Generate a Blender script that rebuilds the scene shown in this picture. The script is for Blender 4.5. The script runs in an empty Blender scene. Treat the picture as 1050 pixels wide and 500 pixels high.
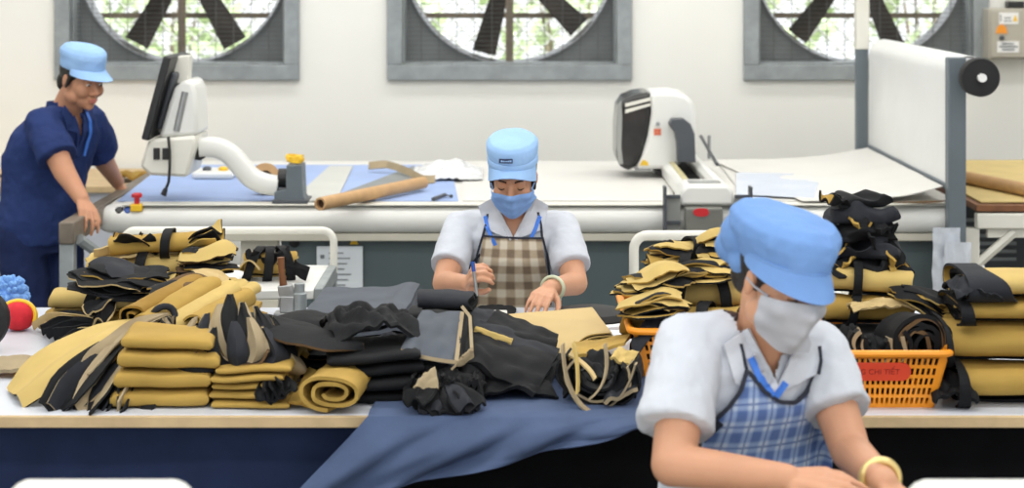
import bpy, bmesh, math, random
from mathutils import Vector, Matrix, noise
from mathutils.bvhtree import BVHTree
C = bpy.context.scene.collection
PI = math.pi
R = math.radians
CAMH = 1.85          # camera height (m)
F = 2000.0           # focal length in pixels of the 1050x500 frame
HOR = -35.0          # image row of the horizon

def at(px, py, Y):
    s = F / Y
    return Vector(((px - 525) / s, Y, CAMH - (py - HOR) / s))
def on(px, py, Z):
    s = (py - HOR) / (CAMH - Z)
    return Vector(((px - 525) / s, F / s, Z))
def rnd(a, b): return random.uniform(a, b)
def nz(x, y=0.0, z=0.0): return noise.noise(Vector((x, y, z)))

# ------------------------------------------------------------------ materials
def lin(c):
    c = c / 255.0
    return c / 12.92 if c <= .04045 else ((c + .055) / 1.055) ** 2.4
def col(rgb): return (lin(rgb[0]), lin(rgb[1]), lin(rgb[2]), 1)

def mat(name, rgb, rough=.6, var=.12, vscale=8, bump=0.0, bscale=200, metal=0.0, spec=.5, dist=.002, sheen=0.0, sss=0.0):
    m = bpy.data.materials.new(name); m.use_nodes = True
    nt = m.node_tree; N = nt.nodes; L = nt.links
    b = N['Principled BSDF']
    b.inputs['Roughness'].default_value = rough
    b.inputs['Metallic'].default_value = metal
    b.inputs['Specular IOR Level'].default_value = spec
    if sheen: b.inputs['Sheen Weight'].default_value = sheen
    if sss:
        b.inputs['Subsurface Weight'].default_value = sss
        b.inputs['Subsurface Radius'].default_value = (.02, .008, .004)
        b.inputs['Subsurface Scale'].default_value = .25
    tc = N.new('ShaderNodeTexCoord')
    n = N.new('ShaderNodeTexNoise'); n.inputs['Scale'].default_value = vscale; n.inputs['Detail'].default_value = 3
    L.new(tc.outputs['Object'], n.inputs['Vector'])
    rp = N.new('ShaderNodeValToRGB'); c = col(rgb)
    rp.color_ramp.elements[0].position = .3; rp.color_ramp.elements[1].position = .7
    rp.color_ramp.elements[0].color = tuple(max(0, v * (1 - var)) for v in c[:3]) + (1,)
    rp.color_ramp.elements[1].color = tuple(min(1, v * (1 + var)) for v in c[:3]) + (1,)
    L.new(n.outputs['Fac'], rp.inputs['Fac']); L.new(rp.outputs['Color'], b.inputs['Base Color'])
    if bump:
        n2 = N.new('ShaderNodeTexNoise'); n2.inputs['Scale'].default_value = bscale; n2.inputs['Detail'].default_value = 4
        L.new(tc.outputs['Object'], n2.inputs['Vector'])
        bp = N.new('ShaderNodeBump'); bp.inputs['Strength'].default_value = bump; bp.inputs['Distance'].default_value = dist
        L.new(n2.outputs['Fac'], bp.inputs['Height']); L.new(bp.outputs['Normal'], b.inputs['Normal'])
    return m

def plaid(name, base, mid, dark, nu, nv, line=None):
    """woven check on the UVs of a cloth panel"""
    m = bpy.data.materials.new(name); m.use_nodes = True
    nt = m.node_tree; N = nt.nodes; L = nt.links; b = N['Principled BSDF']; b.inputs['Roughness'].default_value = .85
    b.inputs['Specular IOR Level'].default_value = .2
    uv = N.new('ShaderNodeUVMap'); sp = N.new('ShaderNodeSeparateXYZ'); L.new(uv.outputs['UV'], sp.inputs[0])
    tc = N.new('ShaderNodeTexCoord'); nn = N.new('ShaderNodeTexNoise'); nn.inputs['Scale'].default_value = 60
    L.new(tc.outputs['Object'], nn.inputs['Vector'])
    def math_(op, a, b_=None):
        x = N.new('ShaderNodeMath'); x.operation = op
        for i, v in enumerate((a, b_)):
            if v is None: continue
            if isinstance(v, (int, float)): x.inputs[i].default_value = v
            else: L.new(v, x.inputs[i])
        return x.outputs[0]
    def band(o, n, lo):
        f = math_('FRACT', math_('MULTIPLY', o, n))
        t = math_('ABSOLUTE', math_('SUBTRACT', f, .5))
        r = N.new('ShaderNodeMapRange'); r.inputs['From Min'].default_value = lo - .06; r.inputs['From Max'].default_value = lo + .06
        L.new(t, r.inputs['Value']); return r.outputs[0]
    a = band(sp.outputs[0], nu, .25); c = band(sp.outputs[1], nv, .25)
    s = math_('ADD', a, c)
    s = math_('ADD', s, math_('MULTIPLY', math_('SUBTRACT', nn.outputs['Fac'], .5), .5))
    rp = N.new('ShaderNodeValToRGB'); e = rp.color_ramp.elements
    e[0].position = 0; e[0].color = col(base); e[1].position = 1; e[1].color = col(dark)
    k = e.new(.5); k.color = col(mid)
    L.new(math_('MULTIPLY', s, .5), rp.inputs['Fac'])
    out = rp.outputs['Color']
    if line:
        f = math_('FRACT', math_('MULTIPLY', sp.outputs[0], nu)); g = math_('FRACT', math_('MULTIPLY', sp.outputs[1], nv))
        l1 = math_('LESS_THAN', math_('ABSOLUTE', math_('SUBTRACT', f, .5)), .05)
        l2 = math_('LESS_THAN', math_('ABSOLUTE', math_('SUBTRACT', g, .5)), .05)
        mx = N.new('ShaderNodeMixRGB'); mx.inputs[2].default_value = col(line)
        L.new(math_('MULTIPLY', math_('MAXIMUM', l1, l2), .7), mx.inputs[0]); L.new(out, mx.inputs[1]); out = mx.outputs[0]
    L.new(out, b.inputs['Base Color'])
    bp = N.new('ShaderNodeBump'); bp.inputs['Strength'].default_value = .3; bp.inputs['Distance'].default_value = .004
    n3 = N.new('ShaderNodeTexNoise'); n3.inputs['Scale'].default_value = 18; L.new(tc.outputs['Object'], n3.inputs['Vector'])
    L.new(n3.outputs['Fac'], bp.inputs['Height']); L.new(bp.outputs['Normal'], b.inputs['Normal'])
    return m

M = {}
M['wall'] = mat('white_painted_plaster', (240, 239, 233), .8, .02, 1.5, .15, 30)
M['ceil'] = mat('ceiling_white', (235, 235, 230), .9, .02)
M['floor'] = mat('grey_concrete', (120, 122, 120), .6, .1, 2, .1, 40)
M['galv'] = mat('galvanised_steel', (150, 156, 158), .5, .14, 14, .1, 60, metal=.35)
M['fangrey'] = mat('fan_panel_grey', (118, 122, 122), .6, .15, 6, .1, 60, metal=.2)
M['blade'] = mat('dusty_black_blade', (50, 44, 38), .6, .3, 12)
M['wire'] = mat('guard_wire', (96, 98, 96), .5, .1, 10, metal=.3)
M['barbrown'] = mat('rusty_bar', (120, 108, 92), .7, .2, 12)
M['white'] = mat('white_enamel', (224, 224, 220), .35, .02, 4)
M['offwhite'] = mat('warm_white_enamel', (222, 220, 210), .4, .03, 4)
M['beige'] = mat('beige_panel', (205, 200, 185), .6, .05, 4)
M['greypanel'] = mat('slate_grey_panel', (82, 94, 97), .5, .06, 3)
M['postgrey'] = mat('blue_grey_paint', (98, 108, 115), .45, .06, 6)
M['steel'] = mat('brushed_steel', (165, 167, 168), .35, .1, 20, metal=.7)
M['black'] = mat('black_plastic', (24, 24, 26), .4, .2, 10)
M['rubber'] = mat('black_rubber', (20, 20, 22), .7, .2, 10)
M['darkgrey'] = mat('dark_grey_plastic', (72, 76, 82), .45, .08, 10)
M['visor'] = mat('smoked_visor', (46, 46, 46), .15, .3, 9)
M['blueSheet'] = mat('pale_blue_paper', (150, 172, 216), .55, .06, 5, .1, 20)
M['greySheet'] = mat('grey_underlay', (130, 134, 134), .6, .06, 5, .1, 20)
M['lightSheet'] = mat('translucent_grey_paper', (192, 193, 188), .6, .04, 5, .1, 20)
M['tabletop'] = mat('white_paper_surface', (216, 214, 209), .5, .03, 3, .12, 14, dist=.004)
M['film'] = mat('plastic_film', (225, 226, 228), .2, .04, 6, .3, 25, dist=.01)
M['film2'] = mat('bluish_film', (212, 220, 236), .25, .05, 6, .3, 25, dist=.01)
M['tan'] = mat('tan_board', (205, 182, 122), .7, .07, 8, .1, 40)
M['card'] = mat('brown_cardboard', (190, 152, 108), .75, .08, 20)
M['cardin'] = mat('cardboard_bore', (70, 50, 36), .9, .1, 20)
M['red'] = mat('signal_red', (196, 38, 44), .4, .1, 10)
M['yel'] = mat('signal_yellow', (235, 190, 40), .45, .1, 10)
M['orange'] = mat('orange_plastic', (238, 150, 34), .4, .06, 10)
M['redlabel'] = mat('red_label', (214, 66, 34), .6, .06, 10)
M['redink'] = mat('dark_red_ink', (150, 28, 18), .7, .06, 10)
M['blue'] = mat('blue_plastic', (40, 80, 160), .4, .1, 10)
M['paper'] = mat('white_paper', (214, 220, 226), .7, .03, 8)
M['ink'] = mat('grey_print', (120, 124, 130), .8, .1, 30)
M['labelw'] = mat('white_label', (236, 236, 234), .6, .02, 8)
M['boxgrey'] = mat('warm_grey_steel', (176, 171, 158), .5, .04, 6)
M['wood'] = mat('plywood_edge', (196, 170, 130), .6, .12, 14, .1, 60)
M['brownwood'] = mat('brown_wood', (120, 76, 44), .5, .2, 14)
M['oldsteel'] = mat('worn_brown_steel', (120, 110, 98), .5, .2, 14, metal=.3)
M['yfab'] = mat('mustard_fabric', (170, 139, 70), .85, .10, 9, .35, 26, dist=.004, spec=.25)
M['yfab2'] = mat('deep_mustard_fabric', (148, 115, 50), .85, .10, 9, .35, 26, dist=.004, spec=.25)
M['yfabl'] = mat('pale_mustard_fabric', (192, 166, 102), .85, .08, 9, .3, 26, dist=.004, spec=.25)
M['pale'] = mat('pale_tan_fabric', (192, 168, 120), .85, .06, 7, .2, 20, dist=.004, spec=.2)
M['bfab'] = mat('black_fabric', (18, 19, 22), .8, .25, 12, .5, 24, dist=.006, spec=.25)
M['cfab'] = mat('charcoal_fabric', (39, 41, 47), .8, .12, 12, .4, 20, dist=.005, spec=.25)
M['gfab'] = mat('slate_fabric', (82, 87, 96), .8, .1, 10, .3, 24, dist=.004, spec=.3)
M['beigefab'] = mat('beige_trim', (158, 142, 114), .85, .1, 12, .3, 40, spec=.2)
M['brownfab'] = mat('brown_felt', (98, 76, 52), .9, .15, 14, .3, 40, spec=.2)
M['denim'] = mat('blue_denim_cloth', (74, 88, 118), .85, .1, 10, .3, 40, dist=.004, spec=.2)
M['navycloth'] = mat('navy_cloth', (34, 46, 76), .85, .15, 8, .3, 30, dist=.004, spec=.2)
M['blackcloth'] = mat('black_shade_cloth', (14, 14, 16), .9, .2, 8, .3, 30, spec=.1)
M['skin'] = mat('skin', (198, 147, 117), .5, .05, 14, .06, 120, sss=.12, spec=.35)
M['skin2'] = mat('tanned_skin', (190, 138, 108), .5, .06, 14, .06, 120, sss=.12, spec=.35)
M['shirt'] = mat('white_shirt_cloth', (197, 201, 210), .85, .03, 9, .35, 14, dist=.012, spec=.2)
M['navyshirt'] = mat('navy_polo_cloth', (40, 56, 104), .85, .10, 9, .4, 16, dist=.01, spec=.2)
M['navytrs'] = mat('navy_trouser_cloth', (30, 42, 80), .85, .12, 9, .4, 16, dist=.01, spec=.2)
M['darktrs'] = mat('dark_trouser_cloth', (40, 42, 52), .85, .12, 9, .4, 16, spec=.2)
M['capblue'] = mat('light_blue_cap_cloth', (152, 188, 232), .85, .05, 12, .35, 22, dist=.006, spec=.2)
M['capblue2'] = mat('cornflower_cap_cloth', (112, 149, 204), .85, .05, 10, .45, 12, dist=.012, spec=.2)
M['maskblue'] = mat('blue_mask_cloth', (130, 166, 220), .9, .08, 40, .3, 60, spec=.15)
M['maskgrey'] = mat('grey_mask_cloth', (172, 174, 182), .9, .03, 20, .3, 30, spec=.15)
M['hair'] = mat('black_hair', (32, 27, 25), .5, .3, 60, .4, 160)
M['brow'] = mat('dark_brow', (64, 44, 36), .8, .1, 60)
M['eye'] = mat('eye_white', (225, 220, 215), .3, .03, 40)
M['iris'] = mat('dark_iris', (40, 26, 20), .2, .1, 40)
M['lip'] = mat('lip_skin', (190, 112, 100), .45, .05, 30)
M['lany'] = mat('blue_lanyard', (62, 120, 216), .6, .06, 30)
M['piping'] = mat('dark_piping', (36, 40, 54), .8, .1, 30)
M['tieblue'] = mat('navy_tape', (44, 56, 90), .8, .1, 30)
M['gold'] = mat('gold_metal', (230, 205, 140), .3, .1, 30, metal=.7)
M['jade'] = mat('pale_green_bangle', (196, 204, 176), .3, .08, 30)
M['plaidbeige'] = plaid('beige_check_cloth', (216, 208, 190), (178, 163, 140), (128, 112, 95), 4.2, 5)
M['plaidblue'] = plaid('blue_check_cloth', (182, 197, 218), (140, 162, 202), (90, 114, 168), 9, 8, (74, 96, 156))
M['fuzzblue'] = mat('blue_fleece', (120, 164, 220), .95, .15, 30, .6, 60)
M['leaf'] = mat('pale_leaf', (196, 214, 168), .8, .2, 3)
M['fence'] = mat('fence_wire', (176, 178, 170), .5, .1, 10)
M['ground'] = mat('pale_yard', (205, 204, 196), .9, .06, 1)
def bag_mat():
    m = mat('clear_plastic_bag', (216, 222, 232), .25, .04, 10, .5, 30, dist=.01)
    m.node_tree.nodes['Principled BSDF'].inputs['Alpha'].default_value = .78
    return m
M['bag'] = bag_mat()

# ------------------------------------------------------------------ mesh builder
class MB:
    def __init__(s): s.v = []; s.f = []; s.m = []; s.uv = {}
    def _add(s, vs, fs, mi=0):
        o = len(s.v); s.v += [Vector(p) for p in vs]
        for q in fs: s.f.append(tuple(i + o for i in q)); s.m.append(mi)
        return o
    def box(s, lo, hi, mi=0, mtx=None):
        x0, y0, z0 = lo; x1, y1, z1 = hi
        vs = [(x0,y0,z0),(x1,y0,z0),(x1,y1,z0),(x0,y1,z0),(x0,y0,z1),(x1,y0,z1),(x1,y1,z1),(x0,y1,z1)]
        if mtx: vs = [mtx @ Vector(p) for p in vs]
        s._add(vs, [(0,3,2,1),(4,5,6,7),(0,1,5,4),(1,2,6,5),(2,3,7,6),(3,0,4,7)], mi); return s
    def prism(s, poly, y0, y1, mi=0, axis='y'):
        n = len(poly)
        A = sum(poly[i][0]*poly[(i+1)%n][1]-poly[(i+1)%n][0]*poly[i][1] for i in range(n))
        if A < 0: poly = poly[::-1]
        def pt(a, b, d): return (a, d, b) if axis == 'y' else ((a, b, d) if axis == 'z' else (d, a, b))
        vs = [pt(a, b, y0) for a, b in poly] + [pt(a, b, y1) for a, b in poly]
        fs = [tuple(range(n)), tuple(range(2*n-1, n-1, -1))]
        for i in range(n):
            j = (i+1) % n; fs.append((i, i+n, j+n, j))
        s._add(vs, fs, mi); return s
    def loft(s, rings, mi=0, cap=True):
        n = len(rings[0]); vs = [p for r in rings for p in r]; fs = []
        for k in range(len(rings)-1):
            for i in range(n):
                j = (i+1) % n
                fs.append((k*n+i, k*n+j, (k+1)*n+j, (k+1)*n+i))
        if cap:
            fs.append(tuple(range(n-1, -1, -1))); fs.append(tuple(range((len(rings)-1)*n, len(rings)*n)))
        s._add(vs, fs, mi); return s
    def tube(s, pts, r, seg=10, mi=0, cap=True, closed=False):
        pts = [Vector(p) for p in pts]; rings = []
        rr = r if isinstance(r, (list, tuple)) else [r]*len(pts)
        n0 = None
        for i, p in enumerate(pts):
            if closed: t = pts[(i+1) % len(pts)] - pts[i-1]
            else: t = pts[min(i+1, len(pts)-1)] - pts[max(i-1, 0)]
            t.normalize()
            if n0 is None:
                n0 = t.cross(Vector((0,0,1)))
                if n0.length < .1: n0 = t.cross(Vector((1,0,0)))
            n0 = n0 - t * n0.dot(t); n0.normalize(); b = t.cross(n0)
            rings.append([p + (n0*math.cos(a) + b*math.sin(a))*rr[i] for a in [2*PI*k/seg for k in range(seg)]])
        if closed: rings.append(rings[0]); cap = False
        return s.loft(rings, mi, cap)
    def capsule(s, p0, r0, p1, r1, seg=16, mi=0):
        p0 = Vector(p0); p1 = Vector(p1); t = (p1-p0)
        if t.length < 1e-6: t = Vector((0,0,1e-4))
        t.normalize(); pts = []; rr = []
        for k in range(5):
            a = PI/2*(k+.25)/5; pts.append(p0 - t*r0*math.cos(a)); rr.append(r0*math.sin(a))
        pts.append(p0.copy()); rr.append(r0); pts.append(p1.copy()); rr.append(r1)
        for k in range(4, -1, -1):
            a = PI/2*(k+.25)/5; pts.append(p1 + t*r1*math.cos(a)); rr.append(r1*math.sin(a))
        return s.tube(pts, rr, seg, mi)
    def ell(s, c, r, mtx=None, seg=20, rg=14, mi=0):
        c = Vector(c); rings = []
        for k in range(rg):
            a = PI*(k+.3)/(rg-.4)
            ring = []
            for i in range(seg):
                b = 2*PI*i/seg
                p = Vector((r[0]*math.sin(a)*math.cos(b), r[1]*math.sin(a)*math.sin(b), -r[2]*math.cos(a)))
                ring.append(c + (mtx @ p if mtx else p))
            rings.append(ring)
        return s.loft(rings, mi)
    def lathe(s, prof, c, seg=24, mi=0, mtx=None):
        c = Vector(c); rings = []
        for r, z in prof:
            ring = []
            for i in range(seg):
                b = 2*PI*i/seg; p = Vector((r*math.cos(b), r*math.sin(b), z))
                ring.append(c + (mtx @ p if mtx else p))
            rings.append(ring)
        return s.loft(rings, mi, tuple(prof[0]) != tuple(prof[-1]))
    def sheet(s, fn, nu, nv, th, mt=0, mb_=0, me=None, uv=False):
        """a cloth of real thickness: fn(u,v) its middle surface, own material on each face and on its edge"""
        if me is None: me = mt
        g = [[Vector(fn(i/nu, j/nv)) for j in range(nv+1)] for i in range(nu+1)]
        top = []; bot = []
        for i in range(nu+1):
            for j in range(nv+1):
                a = g[min(i+1,nu)][j]-g[max(i-1,0)][j]; b = g[i][min(j+1,nv)]-g[i][max(j-1,0)]
                n = a.cross(b)
                if n.length < 1e-12: n = Vector((0,0,1))
                n.normalize(); top.append(g[i][j]+n*th/2); bot.append(g[i][j]-n*th/2)
        K = len(top); W = nv+1; o = len(s.v); s.v += top+bot
        def q(a, b, c, d, mi, uvs=None):
            if uvs: s.uv[len(s.f)] = uvs
            s.f.append((o+a,o+b,o+c,o+d)); s.m.append(mi)
        for i in range(nu):
            for j in range(nv):
                a = i*W+j; b = (i+1)*W+j
                u = [(i/nu,j/nv),((i+1)/nu,j/nv),((i+1)/nu,(j+1)/nv),(i/nu,(j+1)/nv)] if uv else None
                q(a, b, b+1, a+1, mt, u); q(K+a+1, K+b+1, K+b, K+a, mb_, [u[3],u[2],u[1],u[0]] if uv else None)
        for i in range(nu):
            a = i*W; b = a+W; q(b, a, K+a, K+b, me)
            a = i*W+nv; b = a+W; q(a, b, K+b, K+a, me)
        for j in range(nv):
            a = j; q(a, a+1, K+a+1, K+a, me)
            a = nu*W+j; q(a+1, a, K+a, K+a+1, me)
        return s
    def xf(s, mtx):
        s.v = [mtx @ p for p in s.v]; return s
    def mesh(s, name, mats, smooth=40):
        me = bpy.data.meshes.new(name)
        me.from_pydata([tuple(p) for p in s.v], [], s.f)
        for m in (mats if isinstance(mats, (list, tuple)) else [mats]): me.materials.append(m)
        for p, mi in zip(me.polygons, s.m): p.material_index = mi; p.use_smooth = smooth > 0
        if s.uv:
            l = me.uv_layers.new(name='UVMap')
            for fi, uvs in s.uv.items():
                for k, li in enumerate(me.polygons[fi].loop_indices): l.data[li].uv = uvs[k]
        if smooth > 0: me.set_sharp_from_angle(angle=R(smooth))
        me.update(); return me

def bev(o, w, seg=2, ang=40):
    if w:
        b = o.modifiers.new('bevel', 'BEVEL'); b.width = w; b.segments = seg; b.limit_method = 'ANGLE'; b.angle_limit = R(ang)
    return o
def thing(name, label, cat, loc=(0,0,0), group=None, rz=0.0):
    o = bpy.data.objects.new(name, None); C.objects.link(o); o.location = loc; o.rotation_euler = (0,0,rz)
    o.empty_display_size = .1
    o['label'] = label; o['category'] = cat
    if group: o['group'] = group
    return o
def tag(o, label, cat, group=None, kind=None):
    o['label'] = label; o['category'] = cat
    if group: o['group'] = group
    if kind: o['kind'] = kind
    return o
def root_mtx(o):
    m = Matrix.Identity(4)
    while o is not None:
        m = (Matrix.Translation(o.location) @ o.rotation_euler.to_matrix().to_4x4()) @ m; o = o.parent
    return m
def put_mesh(name, me, parent=None, world=True, bevel=0):
    """world=True: vertices are world coordinates; a top-level mesh gets its origin at the base of its box"""
    o = bpy.data.objects.new(name, me); C.objects.link(o)
    if parent is not None:
        o.parent = parent
        if world: me.transform(root_mtx(parent).inverted())
    elif world:
        xs = [v.co for v in me.vertices]
        b = Vector(((min(p.x for p in xs)+max(p.x for p in xs))/2, (min(p.y for p in xs)+max(p.y for p in xs))/2, min(p.z for p in xs)))
        me.transform(Matrix.Translation(-b)); o.location = b
    return bev(o, bevel)
def obj(name, mb, mats, parent=None, world=True, bevel=0, smooth=40):
    return put_mesh(name, mb.mesh(name, mats, smooth), parent, world, bevel)
def struct(name, mb, mats, bevel=0):
    o = obj(name, mb, mats, None, True, bevel); o['kind'] = 'structure'; return o
def fuse(mb, voxel, smooth=4, mats=None, disp=None, name='body'):
    """one continuous skin over all the solids in mb"""
    me = mb.mesh('tmp', [], 0); o = bpy.data.objects.new('tmp', me); C.objects.link(o)
    r = o.modifiers.new('r', 'REMESH'); r.mode = 'VOXEL'; r.voxel_size = voxel; r.use_smooth_shade = True
    if smooth:
        sm = o.modifiers.new('s', 'SMOOTH'); sm.factor = .5; sm.iterations = smooth
    if disp:
        for k, (scale, strength) in enumerate(disp):
            t = bpy.data.textures.new('folds', 'CLOUDS'); t.noise_scale = scale; t.noise_depth = 2
            d = o.modifiers.new('d', 'DISPLACE'); d.texture = t; d.strength = strength; d.mid_level = .5; d.texture_coords = 'LOCAL'
    dg = bpy.context.evaluated_depsgraph_get(); dg.update()
    out = bpy.data.meshes.new_from_object(o.evaluated_get(dg)); out.name = name
    bpy.data.objects.remove(o); bpy.data.meshes.remove(me)
    out.materials.clear()
    for m in (mats or []): out.materials.append(m)
    for p in out.polygons: p.use_smooth = True
    return out
def bvh_of(*meshes):
    vs = []; ps = []
    for me in meshes:
        b = len(vs); vs += [v.co.copy() for v in me.vertices]; ps += [tuple(b+i for i in p.vertices) for p in me.polygons]
    return BVHTree.FromPolygons(vs, ps)
random.seed(4)
# ================================================================== the setting
WY = 10.8
struct('floor', MB().box((-6.5,-5,-.12),(6.5,11.0,0)), M['floor'])
struct('ceiling', MB().box((-6.5,-1.5,4.6),(6.5,11.05,4.75)), M['ceil'])
FANX = [(182-525)/185.2, (522.5-525)/185.2, (887.5-525)/185.2]
FZ = 1.895; FH = .62
def wall_with_holes():
    mb = MB(); zs = (FZ-FH, FZ+FH)
    mb.box((-6.5,WY,-.0),(6.5,WY+.25,zs[0])); mb.box((-6.5,WY,zs[1]),(6.5,WY+.25,4.6))
    e = [-6.5]+[v for x in FANX for v in (x-FH, x+FH)]+[6.5]
    for a, b in zip(e[::2], e[1::2]): mb.box((a,WY,zs[0]),(b,WY+.25,zs[1]))
    return mb
struct('wall_back', wall_with_holes(), M['wall'])
struct('wall_left', MB().box((-6.75,-1.5,0),(-6.5,11.05,4.6)), M['wall'])
struct('wall_right', MB().box((6.5,-1.5,0),(6.75,11.05,4.6)), M['wall'])
struct('ground_outside', MB().box((-9,11.05,-.15),(9,22,-.02)), M['ground'])

# ------------------------------------------------------------------ exhaust fans set in the back wall
def circle_panel(mb, h, r, y0, y1, n=64):
    """square panel with a round hole, of real thickness, in local x/z"""
    def sq(a):
        c, s_ = math.cos(a), math.sin(a); k = h/max(abs(c), abs(s_)); return (c*k, s_*k)
    rings = []
    A = [2*PI*i/n for i in range(n)]
    for (f, y) in ((0,y0),(1,y0),(1,y1),(0,y1)):
        rings.append([Vector(((r*math.cos(a), y, r*math.sin(a)) if f == 0 else (sq(a)[0], y, sq(a)[1]))) for a in A])
    rings.append(rings[0]); mb.loft(rings, 0, False)
def exhaust_fan(x, rot, label):
    t = thing('exhaust_fan', label, 'fan', (x, WY, FZ-.677), 'square exhaust fans in the back wall')
    L0 = Matrix.Translation((0,0,.677)); H = .677
    def p(name, mb, m, par=t, bevel=0, smooth=40): return obj(name, mb.xf(L0), m, par, False, bevel, smooth)
    f = MB()
    for a, b, c, d in ((-H,-H,H,-H+.085),(-H,H-.085,H,H),(-H,-H+.085,-H+.085,H-.085),(H-.085,-H+.085,H,H-.085)):
        f.box((a,-.035,b),(c,.02,d))
    I = H-.085
    for a, b, c, d in ((-I,-I,I,-I+.012),(-I,I-.012,I,I),(-I,-I,-I+.012,I),(I-.012,-I,I,I)): f.box((a,.02,b),(c,.3,d))
    p('frame', f, M['galv'], bevel=.004)
    hp = MB(); circle_panel(hp, I-.012, .585, .2, .215)
    p('housing_panel', hp, M['fangrey'])
    v = MB(); v.lathe([(.585,.0),(.592,-.02),(.598,-.03),(.592,-.03),(.579,0),(.579,.09),(.585,.09),(.585,0),(.585,.0)], (0,.2,0), 64, 0, Matrix.Rotation(-PI/2,4,'X'))
    p('venturi_ring', v, M['steel'])
    g = MB(); n = 17
    for i in range(1, 12):
        q = -I + 2*I*i/12; g.tube([(q,.1,-I),(q,.1,I)], .0024, 6)
    for i in range(1, 46):
        q = -I + 2*I*i/46; g.tube([(-I,.105,q),(I,.105,q)], .0013, 4)
    p('guard_grille', g, M['wire'])
    b = MB(); b.box((-.022,.13,-I),(.022,.15,I)); p('support_bar', b, M['barbrown'])
    h = MB(); h.lathe([(.02,-.06),(.1,-.06),(.11,-.04),(.11,.05),(.1,.07),(.02,.07)], (0,.26,0), 28, 0, Matrix.Rotation(PI/2,4,'X')); p('hub', h, M['blade'])
    for k in range(6):
        a = R(rot+60*k); m = MB()
        def fn(u, w):
            r_ = .1+.46*u; wd = (.07+.03*u)*(w-.5)*2*.72
            tw = R(38-18*u)
            return Vector((wd*math.cos(tw), .28+wd*math.sin(tw)+.02*math.sin(PI*w), -r_))
        m.sheet(fn, 8, 6, .008)
        m.xf(Matrix.Rotation(-a, 4, 'Y'))
        p('blade', m, M['blade'])
    # fixed window bars behind the blades
    w = MB()
    for z in (-.05, .33, -.33+.0): w.box((-I,.34,z-.014),(I,.36,z+.014))
    p('outer_bar', w, M['barbrown'])
    return t
exhaust_fan(FANX[0], -30, 'exhaust fan in the back wall above the man in navy and the white monitor')
exhaust_fan(FANX[1], -15, 'exhaust fan in the back wall above the seated woman with beige check apron')
exhaust_fan(FANX[2], -37, 'exhaust fan in the back wall behind the white roll on its stand')

# ------------------------------------------------------------------ outside the wall
fm = MB()
for i in range(-60, 61):
    for sgn in (-1, 1):
        x0 = i*.15
        fm.tube([(x0-sgn*1.6,14.8+sgn*.006,0),(x0+sgn*1.6,14.8+sgn*.006,3.2)], .008, 4)
fp = MB()
t = thing('chain_link_fence', 'diamond wire fence outside, seen through the fan openings', 'fence', (0,14.8,0))
obj('wire_netting', fm, M['fence'], t)
for x in (-4.5,-1.5,1.5,4.5): obj('post', MB().tube([(x,14.86,-.02),(x,14.86,3.25)], .03, 10), M['fence'], t)
def shrub(x, y, w, h, label):
    t = thing('shrub', label, 'shrub', (x,y,-.02), 'shrubs outside the fan wall')
    m = MB()
    for i in range(420):
        a = rnd(0,2*PI); z = rnd(.05,1); r_ = w*math.sqrt(max(0,1-(2*z-1)**2*.8))*rnd(.6,1)
        c = Vector((r_*math.cos(a), r_*math.sin(a), h*z)); d = Vector((rnd(-1,1),rnd(-1,1),rnd(-1,1))).normalized()*.13
        e = d.cross(Vector((rnd(-1,1),rnd(-1,1),rnd(-1,1)))).normalized()*.05
        m._add([c-d, c+e, c+d, c-e], [(0,1,2,3)])
    obj('foliage', m, M['leaf'], t, False, 0, 0)
    s_ = MB()
    for k in range(5):
        a = k*1.3; s_.tube([(0.03*math.cos(a),.03*math.sin(a),0),(.4*w*math.cos(a),.4*w*math.sin(a),h*.6)], [.03,.012], 6)
    obj('stem', s_, M['barbrown'], t, False)
for i, (x, y, w, h) in enumerate(((-2.9,16.2,.7,2.5),(-1.2,16.4,.7,2.2),(.5,16.4,.75,2.6),(2.1,16.0,.6,2.3),(3.5,16.2,.65,2.7))):
    shrub(x, y, w, h, ['pale shrub outside behind the fan above the monitor','pale shrub outside between the first and second fan','pale shrub outside behind the middle fan',
        'pale green shrub outside, first of two behind the fan at the roll stand','pale green shrub outside, second of two behind the fan at the roll stand'][i])

# ------------------------------------------------------------------ electric box on the wall
S = 189.0
bx = lambda px: (px-525)/S
bz = lambda py: CAMH-(py-HOR)/S
t = thing('electrical_box', 'beige steel electrical box on the wall beside the last fan', 'electrical box', (bx(1035),WY,bz(62)))
obj('body', MB().box((bx(1016),WY-.17,bz(61)),(bx(1066),WY,bz(9))), M['boxgrey'], t, bevel=.006)
d = obj('door', MB().box((bx(1018),WY-.185,bz(59)),(bx(1064),WY-.171,bz(11))), M['boxgrey'], t, bevel=.004)
l = MB().box((bx(1026),WY-.188,bz(25)),(bx(1046),WY-.185,bz(13)))
obj('warning_label', l, M['labelw'], t)
l = MB()
l.box((bx(1027),WY-.190,bz(22)),(bx(1028),WY-.188,bz(15))); l.box((bx(1031),WY-.190,bz(19)),(bx(1038),WY-.188,bz(18))); l.box((bx(1031),WY-.190,bz(22)),(bx(1039),WY-.188,bz(21)))
obj('label_print', l, M['ink'], t)
l = MB().prism([(bx(1040),bz(22)),(bx(1045),bz(22)),(bx(1042.5),bz(15))], WY-.190, WY-.188); obj('warning_triangle', l, M['yel'], t)
l = MB(); l.prism([(bx(1022.5),bz(34.5)),(bx(1034.5),bz(34.5)),(bx(1033),bz(28)),(bx(1028.5),bz(24.5)),(bx(1024),bz(28))], WY-.189, WY-.185)
obj('hazard_sign', l, M['orange'], t)
obj('lock', MB().lathe([(.0,0),(.012,0),(.012,.02),(0,.02)], (bx(1028.5),WY-.186,bz(39)), 14, 0, Matrix.Rotation(PI/2,4,'X')), M['darkgrey'], t)
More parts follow.
